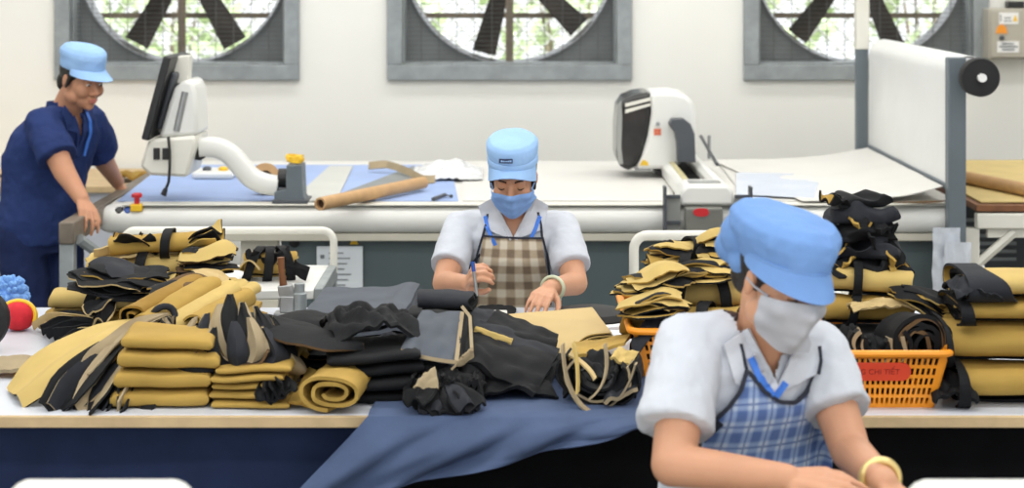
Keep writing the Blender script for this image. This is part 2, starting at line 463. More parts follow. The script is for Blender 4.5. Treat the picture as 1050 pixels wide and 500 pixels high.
obj('notice_label', MB().box((bx(1024),WY-.188,bz(54)),(bx(1046.5),WY-.185,bz(42.5))), M['labelw'], t)
l = MB()
for y, a, b in ((45,1029,1041),(48,1026,1045),(51,1029,1042)): l.box((bx(a),WY-.190,bz(y+.8)),(bx(b),WY-.188,bz(y-.8)))
obj('notice_print', l, M['ink'], t)
t = thing('cable_duct', 'black cable gland and duct above the beige electrical box', 'duct', (bx(1045),WY,bz(9)))
obj('gland', MB().box((bx(1039),WY-.12,bz(8.9)),(bx(1056),WY-.03,bz(2))), M['black'], t, bevel=.006)
obj('duct', MB().box((bx(1042),WY-.1,bz(2)),(bx(1054),WY-.001,4.0)), M['offwhite'], t, bevel=.004)

# ------------------------------------------------------------------ long low cabinet against the back wall, left
t = thing('low_cabinet', 'pale grey low cabinet along the wall behind the man in navy', 'cabinet', (-2.75,10.2,0))
obj('body', MB().box((-3.9,9.92,.24),(-1.8,10.72,.70)), mat('pale_lilac_grey',(200,204,216),.5,.03), t, bevel=.006)
obj('top', MB().box((-3.95,9.88,.70),(-1.78,10.75,.735)), M['wood'], t, bevel=.004)
for x in (-3.8,-2.8,-1.9):
    for y in (9.98,10.64): obj('leg', MB().box((x-.03,y-.03,0),(x+.03,y+.03,.24)), M['black'], t)
for i, (px, w, m) in enumerate(((18,.10,'brownfab'),(34,.14,'yfab2'),(50,.11,'bfab'),(132,.09,'yfab2'),(150,.1,'yfab'))):
    x = (px-525)/200
    def fn(u, v): return (x+(u-.5)*2*w, 10.0+.24*v+.02*nz(u*3,i), .762+.025*nz(u*4+i,v*3,i*2.)+.006)
    o = obj('cloth_scrap', MB().sheet(fn, 14, 8, .012), M[m])
    tag(o, ['dark brown cloth scrap at the far end of the low grey cabinet','mustard cloth scrap on the low cabinet behind the man','black cloth scrap on the low cabinet just behind the man',
        'mustard cloth scrap on the low cabinet beside the cutting table end','light mustard cloth scrap on the low cabinet below the monitor'][i], 'cloth scrap', 'cloth scraps on the low cabinet')

# ------------------------------------------------------------------ cutting table
TZ = .87
t = thing('cutting_table', 'long white automatic cutting table across the back of the room', 'cutting table', (0,8.8,0))
CT = t
obj('table_bed', MB().box((-1.66,8.09,.80),(1.86,9.80,TZ)), M['tabletop'], t, bevel=.004)
prof = []
for k in range(9):
    a = R(-20-140*k/8) ; prof.append((8.05+.055*math.cos(a-R(90)+R(0)), .812+.05*math.sin(a-R(90))))
prof = [(8.10,.752),(8.02,.752),(7.99,.765),(7.975,.79),(7.975,.82),(7.985,.843),(8.005,.857),(8.04,.864),(8.10,.866)]
rail = MB().prism([(a,b) for a,b in prof], -1.64, 1.84, 0, 'x')
obj('front_rail', rail, M['white'], t)
cap = MB(); ri = []
for k in range(7):
    a = PI/2*k/6; sc = math.cos(a)*.96+.04
    ri.append([Vector((-1.64-.075*math.sin(a), 8.04+(y-8.04)*sc, .809+(z-.809)*sc)) for y, z in prof])
cap.loft(ri); obj('rail_end_cap', cap, M['white'], t)
obj('rail_trim', MB().box((-1.60,7.985,.868),(1.82,8.085,.874)), M['offwhite'], t, bevel=.002)
obj('under_lip', MB().box((-1.62,8.0,.722),(1.84,8.12,.752)), M['beige'], t, bevel=.003)
obj('skirt_panel', MB().box((-.955,8.06,.10),(1.84,8.10,.722)), M['greypanel'], t, bevel=.004)
obj('skirt_panel', MB().box((-1.12,8.05,.10),(-.965,8.10,.722)), M['beige'], t, bevel=.004)
obj('skirt_panel', MB().box((-1.64,8.07,.10),(-1.20,8.11,.722)), M['beige'], t, bevel=.004)
obj('end_panel', MB().box((-1.66,8.11,.10),(-1.62,9.75,.80)), M['beige'], t, bevel=.004)
for x in (-1.5,0,1.7): 
    for y in (8.3,9.5): obj('leg', MB().box((x-.05,y-.05,0),(x+.05,y+.05,.80)), M['greypanel'], t)
q = lambda px, py, Y=8.055: at(px, py, Y)
pl = q(327-25,248); obj('lock', MB().lathe([(0,0),(.022,0),(.022,.012),(.012,.016),(0,.016)], (pl.x,8.06,pl.z), 20, 0, Matrix.Rotation(PI/2,4,'X')), M['black'], t)
pl = q(363,247); obj('warning_sign', MB().prism([(pl.x-.018,pl.z-.014),(pl.x+.018,pl.z-.014),(pl.x,pl.z+.02)], 8.055, 8.06), M['yel'], t)
for i in range(2):
    p_ = at(122.5+9*i, 216.5, 8.0); obj('push_button', MB().lathe([(0,-.004),(.018,-.004),(.018,.008),(.012,.014),(0,.014)], (p_.x,8.0,p_.z), 20, 0, Matrix.Rotation(R(50),4,'X')), M[['black','blue'][i]], t)
p_ = at(140.5, 217, 8.0)
e = obj('emergency_stop', MB().box((p_.x-.024,7.975,.845),(p_.x+.024,8.02,.875)), M['yel'], t, bevel=.004)
obj('stop_button', MB().lathe([(0,-.02),(.011,-.02),(.011,.012),(.022,.014),(.022,.026),(.014,.032),(0,.032)], (p_.x,7.998,.888), 20), M['red'], e)
# notice sheets taped to the grey skirt
t = thing('paper_notice', 'white printed paper sheet taped to the grey cutting table front', 'paper notice', (at(350,315,8.05).x,8.05,.45))
a = at(325,252,8.05); b = at(372,316,8.05)
obj('sheet', MB().sheet(lambda u, v: (a.x+(b.x-a.x)*u, 8.046-.004*math.sin(PI*u)-.003*v, b.z+(a.z-b.z)*v), 10, 10, .0015), M['paper'], t)
l = MB()
for k in range(9):
    z = a.z-.03-.022*k; l.box((a.x+.05,8.0375,z),(a.x+.05+.1*(.6+.4*((k*37)%10)/10),8.039,z+.005))
for k in range(3): l.box((a.x+.015,8.0375,a.z-.05-.045*k),(a.x+.032,8.039,a.z-.035-.045*k))
obj('print', l, M['ink'], t)

# worn steel beam at the table's left end
t = CT
A = at(68,229,7.46); B = at(163,178,9.2)
bm_ = MB().box((A.x-.03,A.y,TZ-.085),(A.x+.03,9.5,TZ+.0)); obj('end_channel', bm_, M['oldsteel'], t, bevel=.006)
obj('leg', MB().box((A.x-.03,A.y+.01,0),(A.x+.025,A.y+.07,TZ-.085)), M['galv'], t, bevel=.004)
obj('leg', MB().box((A.x-.03,9.38,0),(A.x+.025,9.44,TZ-.085)), M['galv'], t, bevel=.004)
obj('brace', MB().tube([(A.x+.04,A.y+.04,.80),(A.x+.21,A.y+.3,.60)], .022, 8), M['galv'], t)

# sheets lying on the bed
def flat_sheet(name, pts, z, m, label, cat, th=.003, wob=.004, n=16):
    """four picture-plane corners (front-left, front-right, back-right, back-left) dropped on the bed"""
    p = [on(x, y, z) for x, y in pts]
    def fn(u, v):
        a = p[0].lerp(p[1], u); b = p[3].lerp(p[2], u); c = a.lerp(b, v)
        return (c.x, c.y, z+th/2+wob*(.5+.5*nz(c.x*5, c.y*4, z*50)))
    return tag(obj(name, MB().sheet(fn, n, n, th), m), label, cat)
flat_sheet('blue_paper', ((120,206.5),(470,206.5),(462,169.5),(168,169.5)), .872, M['blueSheet'], 'pale blue paper sheet covering the left end of the cutting table', 'paper sheet', wob=.001)
flat_sheet('light_underlay', ((298,206.3),(345,206.3),(362,170.5),(338,170.5)), .8775, M['lightSheet'], 'light grey translucent sheet beside the monitor arm base', 'sheet', wob=.001)
flat_sheet('grey_underlay', ((330,206),(375,206),(438,184),(424,170.5),), .8775+.004, M['greySheet'], 'dark grey sheet under the cardboard tube', 'sheet', wob=.001)
flat_sheet('white_paper', ((474,206.5),(690,206.5),(690,170),(474,170)), .872, M['tabletop'], 'white paper spread on the cutting table behind the seated woman', 'paper sheet', wob=.002)
flat_sheet('paper_layer', ((766,206.5),(972,206.5),(893,167),(738,169)), .872, M['tabletop'], 'white paper pulled from the roll across the table', 'paper sheet', wob=.004)
flat_sheet('clear_film', ((755,200),(835,204),(842,180),(755,178)), .882, M['film2'], 'bluish clear film lying on the table right of the cutter', 'film', wob=.006)
# crumpled film and curled brown strip at the far edge
def fn(u, v):
    p = on(425+70*u, 186-12*v, .875); k = math.sin(PI*u)*math.sin(PI*v)
    return (p.x, p.y, .885+k*(.05+.05*nz(u*5, v*5))+.02*abs(nz(u*9, v*9, 3)))
tag(obj('crumpled_film', MB().sheet(fn, 30, 20, .004), M['film']), 'crumpled clear plastic film at the far edge behind the cardboard tube', 'film')
p = [on(x, y, .90) for x, y in ((378,171),(396,172),(415,177),(434,183),(446,182))]
m = MB()
def fn(u, v):
    k = u*4; i = min(3, int(k)); a = p[i].lerp(p[i+1], k-i); return (a.x, a.y+.04*(v-.5), .890+.012*math.sin(u*5)+.03*v)
tag(obj('curled_strip', m.sheet(fn, 24, 4, .004), M['beigefab']), 'curled beige strip along the far edge of the cutting table', 'strip')
o = tag(obj('dark_wand', MB().tube([on(444,204,.885),on(456,199.5,.885),on(463,201,.885)], .008, 8), M['darkgrey']), 'small dark curved tool on the blue paper near the woman', 'tool')
# cardboard tube
a = on(328,209,.91); b = on(434,187,.91)
t = thing('cardboard_tube', 'long brown cardboard tube lying on the cutting table', 'tube', (a.x,a.y,.88))
d = (b-a).normalized(); rot = d.to_track_quat('Z','Y').to_matrix().to_4x4(); L_ = (b-a).length
obj('tube_wall', MB().lathe([(.018,0),(.026,0),(.0265,.01),(.0265,L_-.01),(.026,L_),(.018,L_),(.018,0)], a, 28, 0, rot), M['card'], t)
obj('bore', MB().lathe([(0,.02),(.0178,.02),(.0178,L_-.02),(0,L_-.02)], a, 20, 0, rot), M['cardin'], t)

# ------------------------------------------------------------------ monitor on a swan-neck arm
Y0 = 8.12; k = lambda px, py, Y=Y0: at(px, py, Y)
def poly(pts, Y=Y0): return [(k(x,y,Y).x, k(x,y,Y).z) for x, y in pts]
t = thing('operator_console', 'white operator console with a black monitor on a curved arm', 'console', (k(297,0).x,Y0,.874))
c = k(297,214,8.06)
obj('base_clamp', MB().prism([(c.x-.06,.876),(c.x+.075,.876),(c.x+.06,.90),(c.x+.055,1.03),(c.x-.01,1.03),(c.x-.012,.93),(c.x-.06,.92)], 8.03, 8.16), M['postgrey'], t, bevel=.004)
obj('clamp_shoe', MB().box((c.x-.065,8.0,.8745),(c.x+.08,8.17,.889)), M['darkgrey'], t, bevel=.003)
obj('knuckle', MB().tube([(c.x-.05,8.095,.97),(c.x+.0,8.095,.97)], .04, 20), M['black'], t, bevel=.003)
pts = [(206,151),(222,150.5),(236,157),(248,170),(258,181),(270,187),(286,190)]
P_ = [Vector((k(x,y).x, 8.1, k(x,y).z)) for x, y in pts]
arm = []
for i in range(len(P_)-1):
    for q_ in range(4): 
        a0, a1, a2, a3 = P_[max(0,i-1)], P_[i], P_[i+1], P_[min(len(P_)-1,i+2)]; s_ = q_/4
        arm.append(.5*((2*a1)+(a2-a0)*s_+(2*a0-5*a1+4*a2-a3)*s_*s_+(3*a1-a0-3*a2+a3)*s_**3))
arm.append(P_[-1])
rings = []
for i, p in enumerate(arm):
    tg = (arm[min(i+1,len(arm)-1)]-arm[max(i-1,0)]).normalized(); n = Vector((-tg.z,0,tg.x)); h = .042; w = .05
    rings.append([p+n*(h*math.copysign(abs(math.cos(a))**.6,math.cos(a)))+Vector((0,1,0))*(w*math.copysign(abs(math.sin(a))**.6,math.sin(a))) for a in [2*PI*j/20 for j in range(20)]])
obj('swan_neck_arm', MB().loft(rings), M['white'], t)
obj('pivot_block', MB().prism(poly(((201,147),(212,145),(213,160),(208,163),(200,162))), 8.06, 8.15), M['black'], t, bevel=.004)
hs = obj('keyboard_housing', MB().prism(poly(((150,167),(158,141),(166,139),(206,136),(206,146),(198,178),(160,176))), 7.98, 8.32), M['offwhite'], t, bevel=.014)
for x in (161,170):
    pp = k(x,157,7.98); obj('socket', MB().box((pp.x-.014,7.972,pp.z-.026),(pp.x+.012,7.985,pp.z+.022)), M['black'], hs, bevel=.003)
tilt = math.atan2(22, 82)
mon = MB().box((-.016,-.22,-.175),(.016,.22,.175)).xf(Matrix.Translation((k(168,98).x,8.16,k(168,98).z)) @ Matrix.Rotation(tilt,4,'Y'))
mo = obj('monitor', mon, M['black'], t, bevel=.006)
sc_ = MB().box((-.018,-.2,-.155),(-.016,.2,.155)).xf(Matrix.Translation((k(168,98).x,8.16,k(168,98).z)) @ Matrix.Rotation(tilt,4,'Y'))
obj('screen', sc_, M['visor'], mo)
bk = MB().box((.016,-.12,-.13),(.04,.12,.11)).xf(Matrix.Translation((k(168,98).x,8.16,k(168,98).z)) @ Matrix.Rotation(tilt,4,'Y'))
obj('monitor_back', bk, M['darkgrey'], mo, bevel=.008)
obj('rear_housing', MB().prism(poly(((168,139),(178,105),(184,88),(194,80),(202,82),(206,92),(208,136))), 8.0, 8.28), M['white'], t, bevel=.022)
obj('mount_plate', MB().prism(poly(((176,86),(179,58),(194,57),(192,86))), 8.12, 8.22), M['offwhite'], t, bevel=.004)
obj('strut', MB().tube([k(181,134,8.0),k(190,94,8.0)], .014, 10), M['steel'], t)
cab = [k(172.5,140,7.96),k(174,155,7.955),k(174,172,7.955),k(173,186,7.955),k(170,194,7.955)]
cb = obj('cable', MB().tube(cab, .006, 8), M['black'], t)
obj('plug', MB().tube([k(170,193,7.955),k(167.5,200,7.955)], [.009,.013], 10), M['black'], cb)
pk = k(226,170)
t = thing('control_puck', 'small white control box with a yellow button under the console arm', 'control box', (-1.2,8.6,TZ))
cx = (223-525)/220
obj('body', MB().box((cx-.09,8.9,TZ+.006),(cx+.1,9.12,TZ+.04)), M['white'], t, bevel=.012)
obj('button', MB().lathe([(0,0),(.022,0),(.022,.012),(.012,.018),(0,.018)], (cx+.045,8.97,TZ+.04), 18), M['yel'], t)
obj('button', MB().lathe([(0,0),(.02,0),(.02,.012),(.012,.018),(0,.018)], (cx-.03,8.97,TZ+.04), 18), M['darkgrey'], t)
# yellow coil on the clamp
tm = MB()
for j in range(7):
    a = R(25*j)
    tm.tube([(c.x+.018+.032*math.cos(b_)*(1+.12*math.sin(3*b_+j)), 8.095+.05*math.sin(b_), 1.0405+.0035*j+.003*math.sin(2*b_+a)) for b_ in [2*PI*i/24 for i in range(24)]], .0045, 6, 0, False, True)
tag(obj('yellow_cord', tm, M['yel']), 'coil of yellow cord resting on the console arm clamp', 'cord')
# brown roll end below arm
t = thing('tape_roll', 'brown roll of tape standing behind the console arm base', 'tape roll', (-1.05,8.3,TZ))
rp_ = at(272,204,8.3)
obj('tape', MB().lathe([(.03,-.03),(.062,-.03),(.064,0),(.062,.03),(.03,.03),(.03,-.03)], (rp_.x,8.32,TZ+.072), 30, 0, Matrix.Rotation(R(70),4,'X')), M['card'], t)
obj('core', MB().lathe([(.024,-.03),(.03,-.03),(.03,.03),(.024,.03),(.024,-.03)], (rp_.x,8.32,TZ+.072), 24, 0, Matrix.Rotation(R(70),4,'X')), M['cardin'], t)

# ------------------------------------------------------------------ cutter carriage with its head
t = thing('cutter_carriage', 'white cutting head on its carriage beam across the table', 'cutting machine', (.8,8.8,TZ))
xl, xr = .69, .90
def beam_prof(x0, x1, z0, z1): return [(x0,z0),(x1,z0),(x1,z1-.02),(x1-.02,z1),(x0+.02,z1),(x0,z1-.02)]
bb = MB(); 
bb.prism(beam_prof(xl,xl+.062,.885,.95), 7.99, 9.62); obj('beam_side', bb, M['white'], t, bevel=.005)
obj('beam_side', MB().prism(beam_prof(xr-.062,xr,.885,.95), 7.99, 9.62), M['white'], t, bevel=.005)
obj('beam_trough', MB().box((xl+.06,8.2,.885),(xr-.06,9.62,.905)), M['blackcloth'], t)
obj('scale_strip', MB().box((xl+.028,8.2,.951),(xl+.052,9.45,.954)), mat('metal_scale',(196,186,140),.4,.2,40), t)
obj('beam_front', MB().prism([(xl-.005,.875),(xr+.005,.875),(xr+.005,.925),(xr-.02,.955),(xl+.02,.955),(xl-.005,.925)], 7.95, 8.2), M['white'], t, bevel=.012)
obj('name_plate', MB().box((xl+.04,8.03,.956),(xr-.04,8.12,.959)), M['steel'], t)
fb = MB().box((xl+.012,7.90,.735),(xr-.045,7.96,.87)); obj('front_box', fb, mat('olive_grey_box',(112,112,106),.5,.06), t, bevel=.008)
p_ = at(719,217.5,7.9)
m = MB(); n = 28
m.prism([(p_.x+.031*math.cos(2*PI*i/n)*(1+.06*math.sin(5*i)), p_.z+.017*math.copysign(abs(math.sin(2*PI*i/n))**.6, math.sin(2*PI*i/n))) for i in range(n)], 7.896, 7.9)
obj('red_label', m, M['red'], t)
for sx, x0, x1 in ((-1,xl-.075,xl-.005),(1,xr+.005,xr+.075)):
    g = MB()
    for z in (.745,.80,.905): g.box((x0,7.93,z),(x1,7.945,z+.014))
    xx = x0 if sx < 0 else x1-.012
    g.box((xx,7.90,.735),(xx+.012,7.962,.955))
    obj('side_guard', g, M['darkgrey'], t, bevel=.002)
    obj('corner_bracket', MB().prism([(x0+.01,.905) if sx<0 else (x1-.01,.905),(xl,.905) if sx<0 else (xr,.905),(xl,.88) if sx<0 else (xr,.88)], 7.965, 8.05), M['white'], t, bevel=.004)
    obj('smoked_panel', MB().box((x0+.012 if sx<0 else x0,7.95,.745),(x1 if sx<0 else x1-.012,7.955,.905)), mat('smoked_grey_panel',(150,152,148),.3,.05), t)
obj('guide_rod', MB().tube([(xr+.02,9.5,1.02),(xr+.02,8.75,.96)], .008, 8), M['darkgrey'], t)
obj('guide_stay', MB().tube([(xr+.02,9.1,.95),(xr+.02,9.1,1.06)], .008, 8), M['steel'], t)
# head
Yh = 8.95
def ph(pts, Y=Yh): return [((x-525)*Y/F, CAMH-(y-HOR)*Y/F) for x, y in pts]
body = [(666,95),(690,94),(703,97),(711,104),(713,118),(713,150),(706,160),(690,173),(652,173),(658,160),(664,140),(668,115)]
obj('head_body', MB().prism(ph(body), Yh-.02, Yh+.36), M['white'], t, bevel=.02)
vis = [(640,101),(652,96),(668,94),(668,112),(665,138),(658,160),(651,172.5),(644,174.5),(635,171),(632,160),(632,130),(634,110)]
obj('head_visor', MB().prism(ph(vis), Yh-.005, Yh+.34), M['visor'], t, bevel=.022)
cs = MB()
for (a, b, c_, d_) in (((641,106),(667,99.5),(667,103),(641,109.5)),((641,112),(667,105.5),(667,108),(641,116))): cs.prism(ph((a,b,c_,d_)), Yh-.016, Yh-.003)
obj('visor_stripe', cs, M['offwhite'], t)
obj('visor_edge', MB().prism(ph(((633,108),(637,103),(638,120),(637,150),(639,168),(634,168),(632,150),(632,125))), Yh-.018, Yh-.004), mat('pale_visor_edge',(150,152,148),.3,.05), t, bevel=.003)
l = MB().prism(ph(((670,131.5),(677.5,131.5),(677.5,138),(670,138))), Yh-.024, Yh-.02); lb = obj('safety_label', l, mat('salmon_label',(222,140,110),.6,.1), t)
l = MB()
for x, y in ((671.5,133),(674.5,133),(671.5,136),(674.5,136)): l.box((ph([(x,y)])[0][0],Yh-.0255,ph([(x,y)])[0][1]-.006),(ph([(x+1.8,y)])[0][0],Yh-.024,ph([(x,y)])[0][1]+.002))
obj('label_mark', l, M['redlabel'], lb)
obj('warning_sign', MB().prism(ph(((655.5,169),(664.5,169),(664,166),(661,163.5),(658,164)),), Yh-.026, Yh-.02), M['yel'], t)
obj('small_knob', MB().lathe([(0,0),(.009,0),(.009,.02),(0,.02)], (ph([(674,126.5)])[0][0],Yh-.02,ph([(674,126.5)])[0][1]), 14, 0, Matrix.Rotation(PI/2,4,'X')), M['steel'], t)
obj('foot', MB().box((.66,Yh+.05,.885),(.72,Yh+.2,.905)), M['black'], t)
obj('pad', MB().prism(ph(((652,172),(668,172),(668,176),(652,176))), Yh+.05, Yh+.2), M['steel'], t)
cc = []
out = [(686,127),(689,122),(701,121.5),(708,127),(712,137),(713,166)]; inn = [(695,166),(694,146),(692,136),(688,131)]
obj('cable_chain', MB().prism([(x,z) for x, z in ph(out+inn, 8.86)], 8.84, 8.93), M['darkgrey'], t, bevel=.004)

# ------------------------------------------------------------------ roll stand
t = thing('roll_stand', 'two post stand holding the white sheet roll at the table end', 'roll stand', (1.8,8.8,0))
xp = (976-525)/250*1.0
obj('post', MB().box((xp-.036,7.90,0),(xp+.036,7.965,1.478)), M['postgrey'], t, bevel=.004)
xf = (886-525)/204.5
obj('post', MB().box((xf-.03,9.82,0),(xf+.03,9.875,1.43)), M['postgrey'], t, bevel=.004)
obj('post_sleeve', MB().box((xf-.034,9.815,1.43),(xf+.034,9.88,2.5)), M['offwhite'], t, bevel=.004)
obj('bearing', MB().box((xp+.036,7.91,1.36),(xp+.075,7.96,1.45)), M['steel'], t, bevel=.004)
ax = 1.868; az = 1.405; rr = .074
obj('axle', MB().tube([(ax,7.74,az),(ax,9.9,az)], .017, 14), M['labelw'], t)
ds = MB().lathe([(.018,-.035),(rr,-.035),(rr+.003,-.028),(rr+.003,.028),(rr,.035),(.018,.035),(.018,-.035)], (ax,7.80,az), 40, 0, Matrix.Rotation(PI/2,4,'X')); obj('end_disc', ds, M['rubber'], t)
t = thing('sheet_roll', 'roll of white sheet hanging down from the stand to the table', 'sheet roll', (ax,8.85,TZ))
def fn(u, v):
    a = R(-200+ 360*2*u); r_ = rr-.012+.004*u; return (ax+r_*math.cos(a), 7.98+1.80*v, az+r_*math.sin(a))
obj('wound_roll', MB().lathe([(.03,0),(rr-.006,0),(rr-.004,.02),(rr-.004,1.78),(rr-.006,1.8),(.03,1.8),(.03,0)], (ax,7.98,az), 40, 0, Matrix.Rotation(-PI/2,4,'X')), M['film'], t)
xs = ax-rr-.002
def fn(u, v):
    y = 7.985+1.8*v
    if u < .35:
        a = R(20+160*u/.35); return (ax+(rr+.002)*math.cos(a), y, az+(rr+.002)*math.sin(a))
    k_ = (u-.35)/.65
    return (xs+.006*math.sin(k_*6)*math.sin(v*3)+.004*nz(v*4,k_*3), y, az-k_*(az-.955))
obj('hanging_sheet', MB().sheet(fn, 40, 24, .003), mat('pale_sheet',(226,227,226),.35,.03,3,.25,16,dist=.006), t)
obj('bottom_bar', MB().box((xs-.012,7.99,.932),(xs+.012,9.78,.956)), M['postgrey'], t, bevel=.003)
def fn(u, v):
    k_ = u; return (xs-.02-.58*k_-.20*k_*v, 8.02+1.7*v, .882+.06*(1-k_)**3+.003*nz(u*6,v*5)+.002)
tag(obj('paper_tail', MB().sheet(fn, 24, 24, .003), M['tabletop']), 'loose tail of white sheet spreading left from the roll', 'paper sheet')
def fn(u, v):
    p = on(880+104*u, 211.5-3*u, .876); return (p.x, p.y-.012+.05*v, .8785+.012*math.sin(u*7)*(1-v)*.5+.008*(1-v)*u+.006)
tag(obj('dark_edge_strip', MB().sheet(fn, 24, 4, .004), M['brownfab']), 'dark curling strip along the table edge before the roll post', 'strip')

# ------------------------------------------------------------------ table right of the stand
t = EXT = thing('extension_table', 'white steel framed table right of the roll stand', 'table', (2.4,8.8,0))
obj('board', MB().box((1.90,7.98,.845),(3.2,9.8,.872)), M['brownwood'], t, bevel=.003)
obj('top_beam', MB().box((1.90,7.97,.775),(3.2,8.02,.838)), M['offwhite'], t, bevel=.006)
obj('lower_beam', MB().box((1.95,8.0,.735),(3.2,8.03,.775)), M['offwhite'], t, bevel=.003)
obj('leg', MB().box((1.855,7.985,0),(1.915,8.035,.775)), M['offwhite'], t, bevel=.004)
obj('leg', MB().box((3.1,7.985,0),(3.16,8.035,.735)), M['offwhite'], t, bevel=.004)
obj('leg', MB().box((1.9,9.7,0),(1.96,9.76,.845)), M['offwhite'], t, bevel=.004)
obj('leg', MB().box((3.1,9.7,0),(3.16,9.76,.845)), M['offwhite'], t, bevel=.004)
obj('brace', MB().tube([(1.90,8.0,.62),(2.06,8.0,.76)], .02, 6), M['offwhite'], t)
def fn(u, v): return (1.93+1.2*u, 8.03+1.72*v, .876+.004*(.5+.5*nz(u*5,v*6)))
tag(obj('tan_board', MB().sheet(fn, 16, 16, .005), M['tan']), 'tan board sheet covering the table right of the roll stand', 'board')
a = on(986,181,.91); b = on(1075,199,.91); d = (b-a).normalized(); rot = d.to_track_quat('Z','Y').to_matrix().to_4x4(); L_ = (b-a).length
t = thing('cardboard_tube', 'thick cardboard tube lying on the tan board right of the stand', 'tube', (a.x,a.y,.885))
obj('tube_wall', MB().lathe([(.02,0),(.028,0),(.028,L_),(.02,L_),(.02,0)], a, 28, 0, rot), M['card'], t)
obj('bore', MB().lathe([(0,.02),(.0198,.02),(.0198,L_-.02),(0,L_-.02)], a, 20, 0, rot), M['cardin'], t)
# things under that table
t = thing('equipment_case', 'dark grey vented equipment case under the right table', 'equipment case', (2.15,9.0,0))
obj('body', MB().box((1.97,8.75,0),(2.32,9.4,.80)), M['darkgrey'], t, bevel=.008)
v = MB()
for i in range(6): v.box((2.0,8.738,.53+.035*i),(2.26,8.75,.545+.035*i))
obj('vent', v, M['galv'], t)
m = MB()
for i in range(9):
    a = rnd(0,2); pts = []
    for j in range(14):
        w = j/13; pts.append((2.27+.22*w+.04*nz(w*4,i*3.1), 8.30+.05*nz(i*1.7,w*3), .75-.55*w*(.7+.05*i)+.06*nz(w*5,i*7.7)))
    m.tube(pts, .012, 7)
tag(obj('cable_bundle', m, M['rubber']), 'bundle of black cables hanging under the right table', 'cables')
obj('shade_board', MB().box((1.97,9.72,.02),(3.09,9.75,.84)), M['black'], EXT)  # black board added so the space under this table stays dark
p_ = at(1018,290,7.6)
t = thing('spray_bottle', 'white bottle with a pointed nozzle behind the mustard rolls', 'bottle', (p_.x,7.75,0))
st_ = thing('floor_stool', 'plain low stool under the white pointed bottle', 'stool', (p_.x,7.75,0))
obj('seat', MB().box((p_.x-.17,7.6,.40),(p_.x+.17,7.9,.43)), M['wood'], st_, bevel=.005)
for sx in (-1,1):
    for sy in (-1,1): obj('leg', MB().box((p_.x+sx*.14-.015,7.75+sy*.12-.015,0),(p_.x+sx*.14+.015,7.75+sy*.12+.015,.40)), M['galv'], st_)
t.location.z = .43
obj('bottle_body', MB().lathe([(0,.431),(.04,.431),(.045,.44),(.045,.54),(.03,.57),(.018,.58),(0,.58)], (p_.x,7.75,0), 24), M['white'], t)
obj('nozzle', MB().lathe([(0,.58),(.02,.58),(.02,.6),(.008,.62),(.004,.66),(0,.66)], (p_.x,7.75,0), 18), M['labelw'], t)
# plastic bags taped to the post
for i, (x0, x1, y0, y1, Y) in enumerate(((956,984,233,300,7.86),(968,995,248,308,7.83))):
    a = at(x0,y0,Y); b = at(x1,y1,Y)
    def fn(u, v): return (a.x+(b.x-a.x)*u+.004*nz(v*5,i), Y+.010*nz(u*4,v*4,i*5)-.012*v, b.z+(a.z-b.z)*v)
    tag(obj('plastic_sleeve', MB().sheet(fn, 14, 18, .0016), M['bag']), ['clear plastic sleeve taped to the foot of the grey post, rear of two','clear plastic sleeve hanging in front of the other on the grey post'][i], 'plastic sleeve', 'plastic sleeves on the roll stand post')
random.seed(11)
T = .80
# ================================================================== the front work table
YF, YB = 4.555, 6.0
t = thing('work_table', 'long white topped work table with a plywood edge holding all the fabric piles', 'work table', (0,5.3,0))
obj('table_top', MB().box((-2.2,YF+.012,T-.028),(2.2,YB,T)), mat('white_laminate',(204,208,217),.35,.02), t, bevel=.002)
obj('front_edge', MB().box((-2.2,YF,T-.029),(2.2,YF+.012,T-.001)), M['wood'], t, bevel=.003)
for x in (-2.0,0.9,2.05):
    for y in (4.86,5.85): obj('leg', MB().box((x-.025,y-.025,0),(x+.025,y+.025,T-.028)), M['galv'], t)
obj('rear_rail', MB().box((-2.2,5.8,T-.10),(2.2,5.83,T-.029)), M['galv'], t)

def hang(name, x0, x1, y, ztop, zbot, m, label, fold, amp, seed, cat='cloth'):
    def fn(u, v):
        x = x0+(x1-x0)*u
        return (x+.02*nz(u*3,v*2,seed), y+amp*nz(u*fold+1.2*v,v*1.5,seed)*(.3+v)+.02*math.sin(9*(u+.4*v)+seed)*v, ztop+(zbot-ztop)*v)
    return tag(obj(name, MB().sheet(fn, 70, 24, .004), M[m]), label, cat)
hang('navy_cloth', -2.15, -.30, 4.66, T-.03, .12, 'navycloth', 'dark navy cloth hanging under the left half of the work table', 5, .05, 2.2)
hang('black_shade_cloth', -.29, 2.15, 4.66, T-.03, .08, 'blackcloth', 'black cloth added to darken the space under the right half of the work table', 5, .05, 7.7)  # added sheet standing in for the deep shade below the table

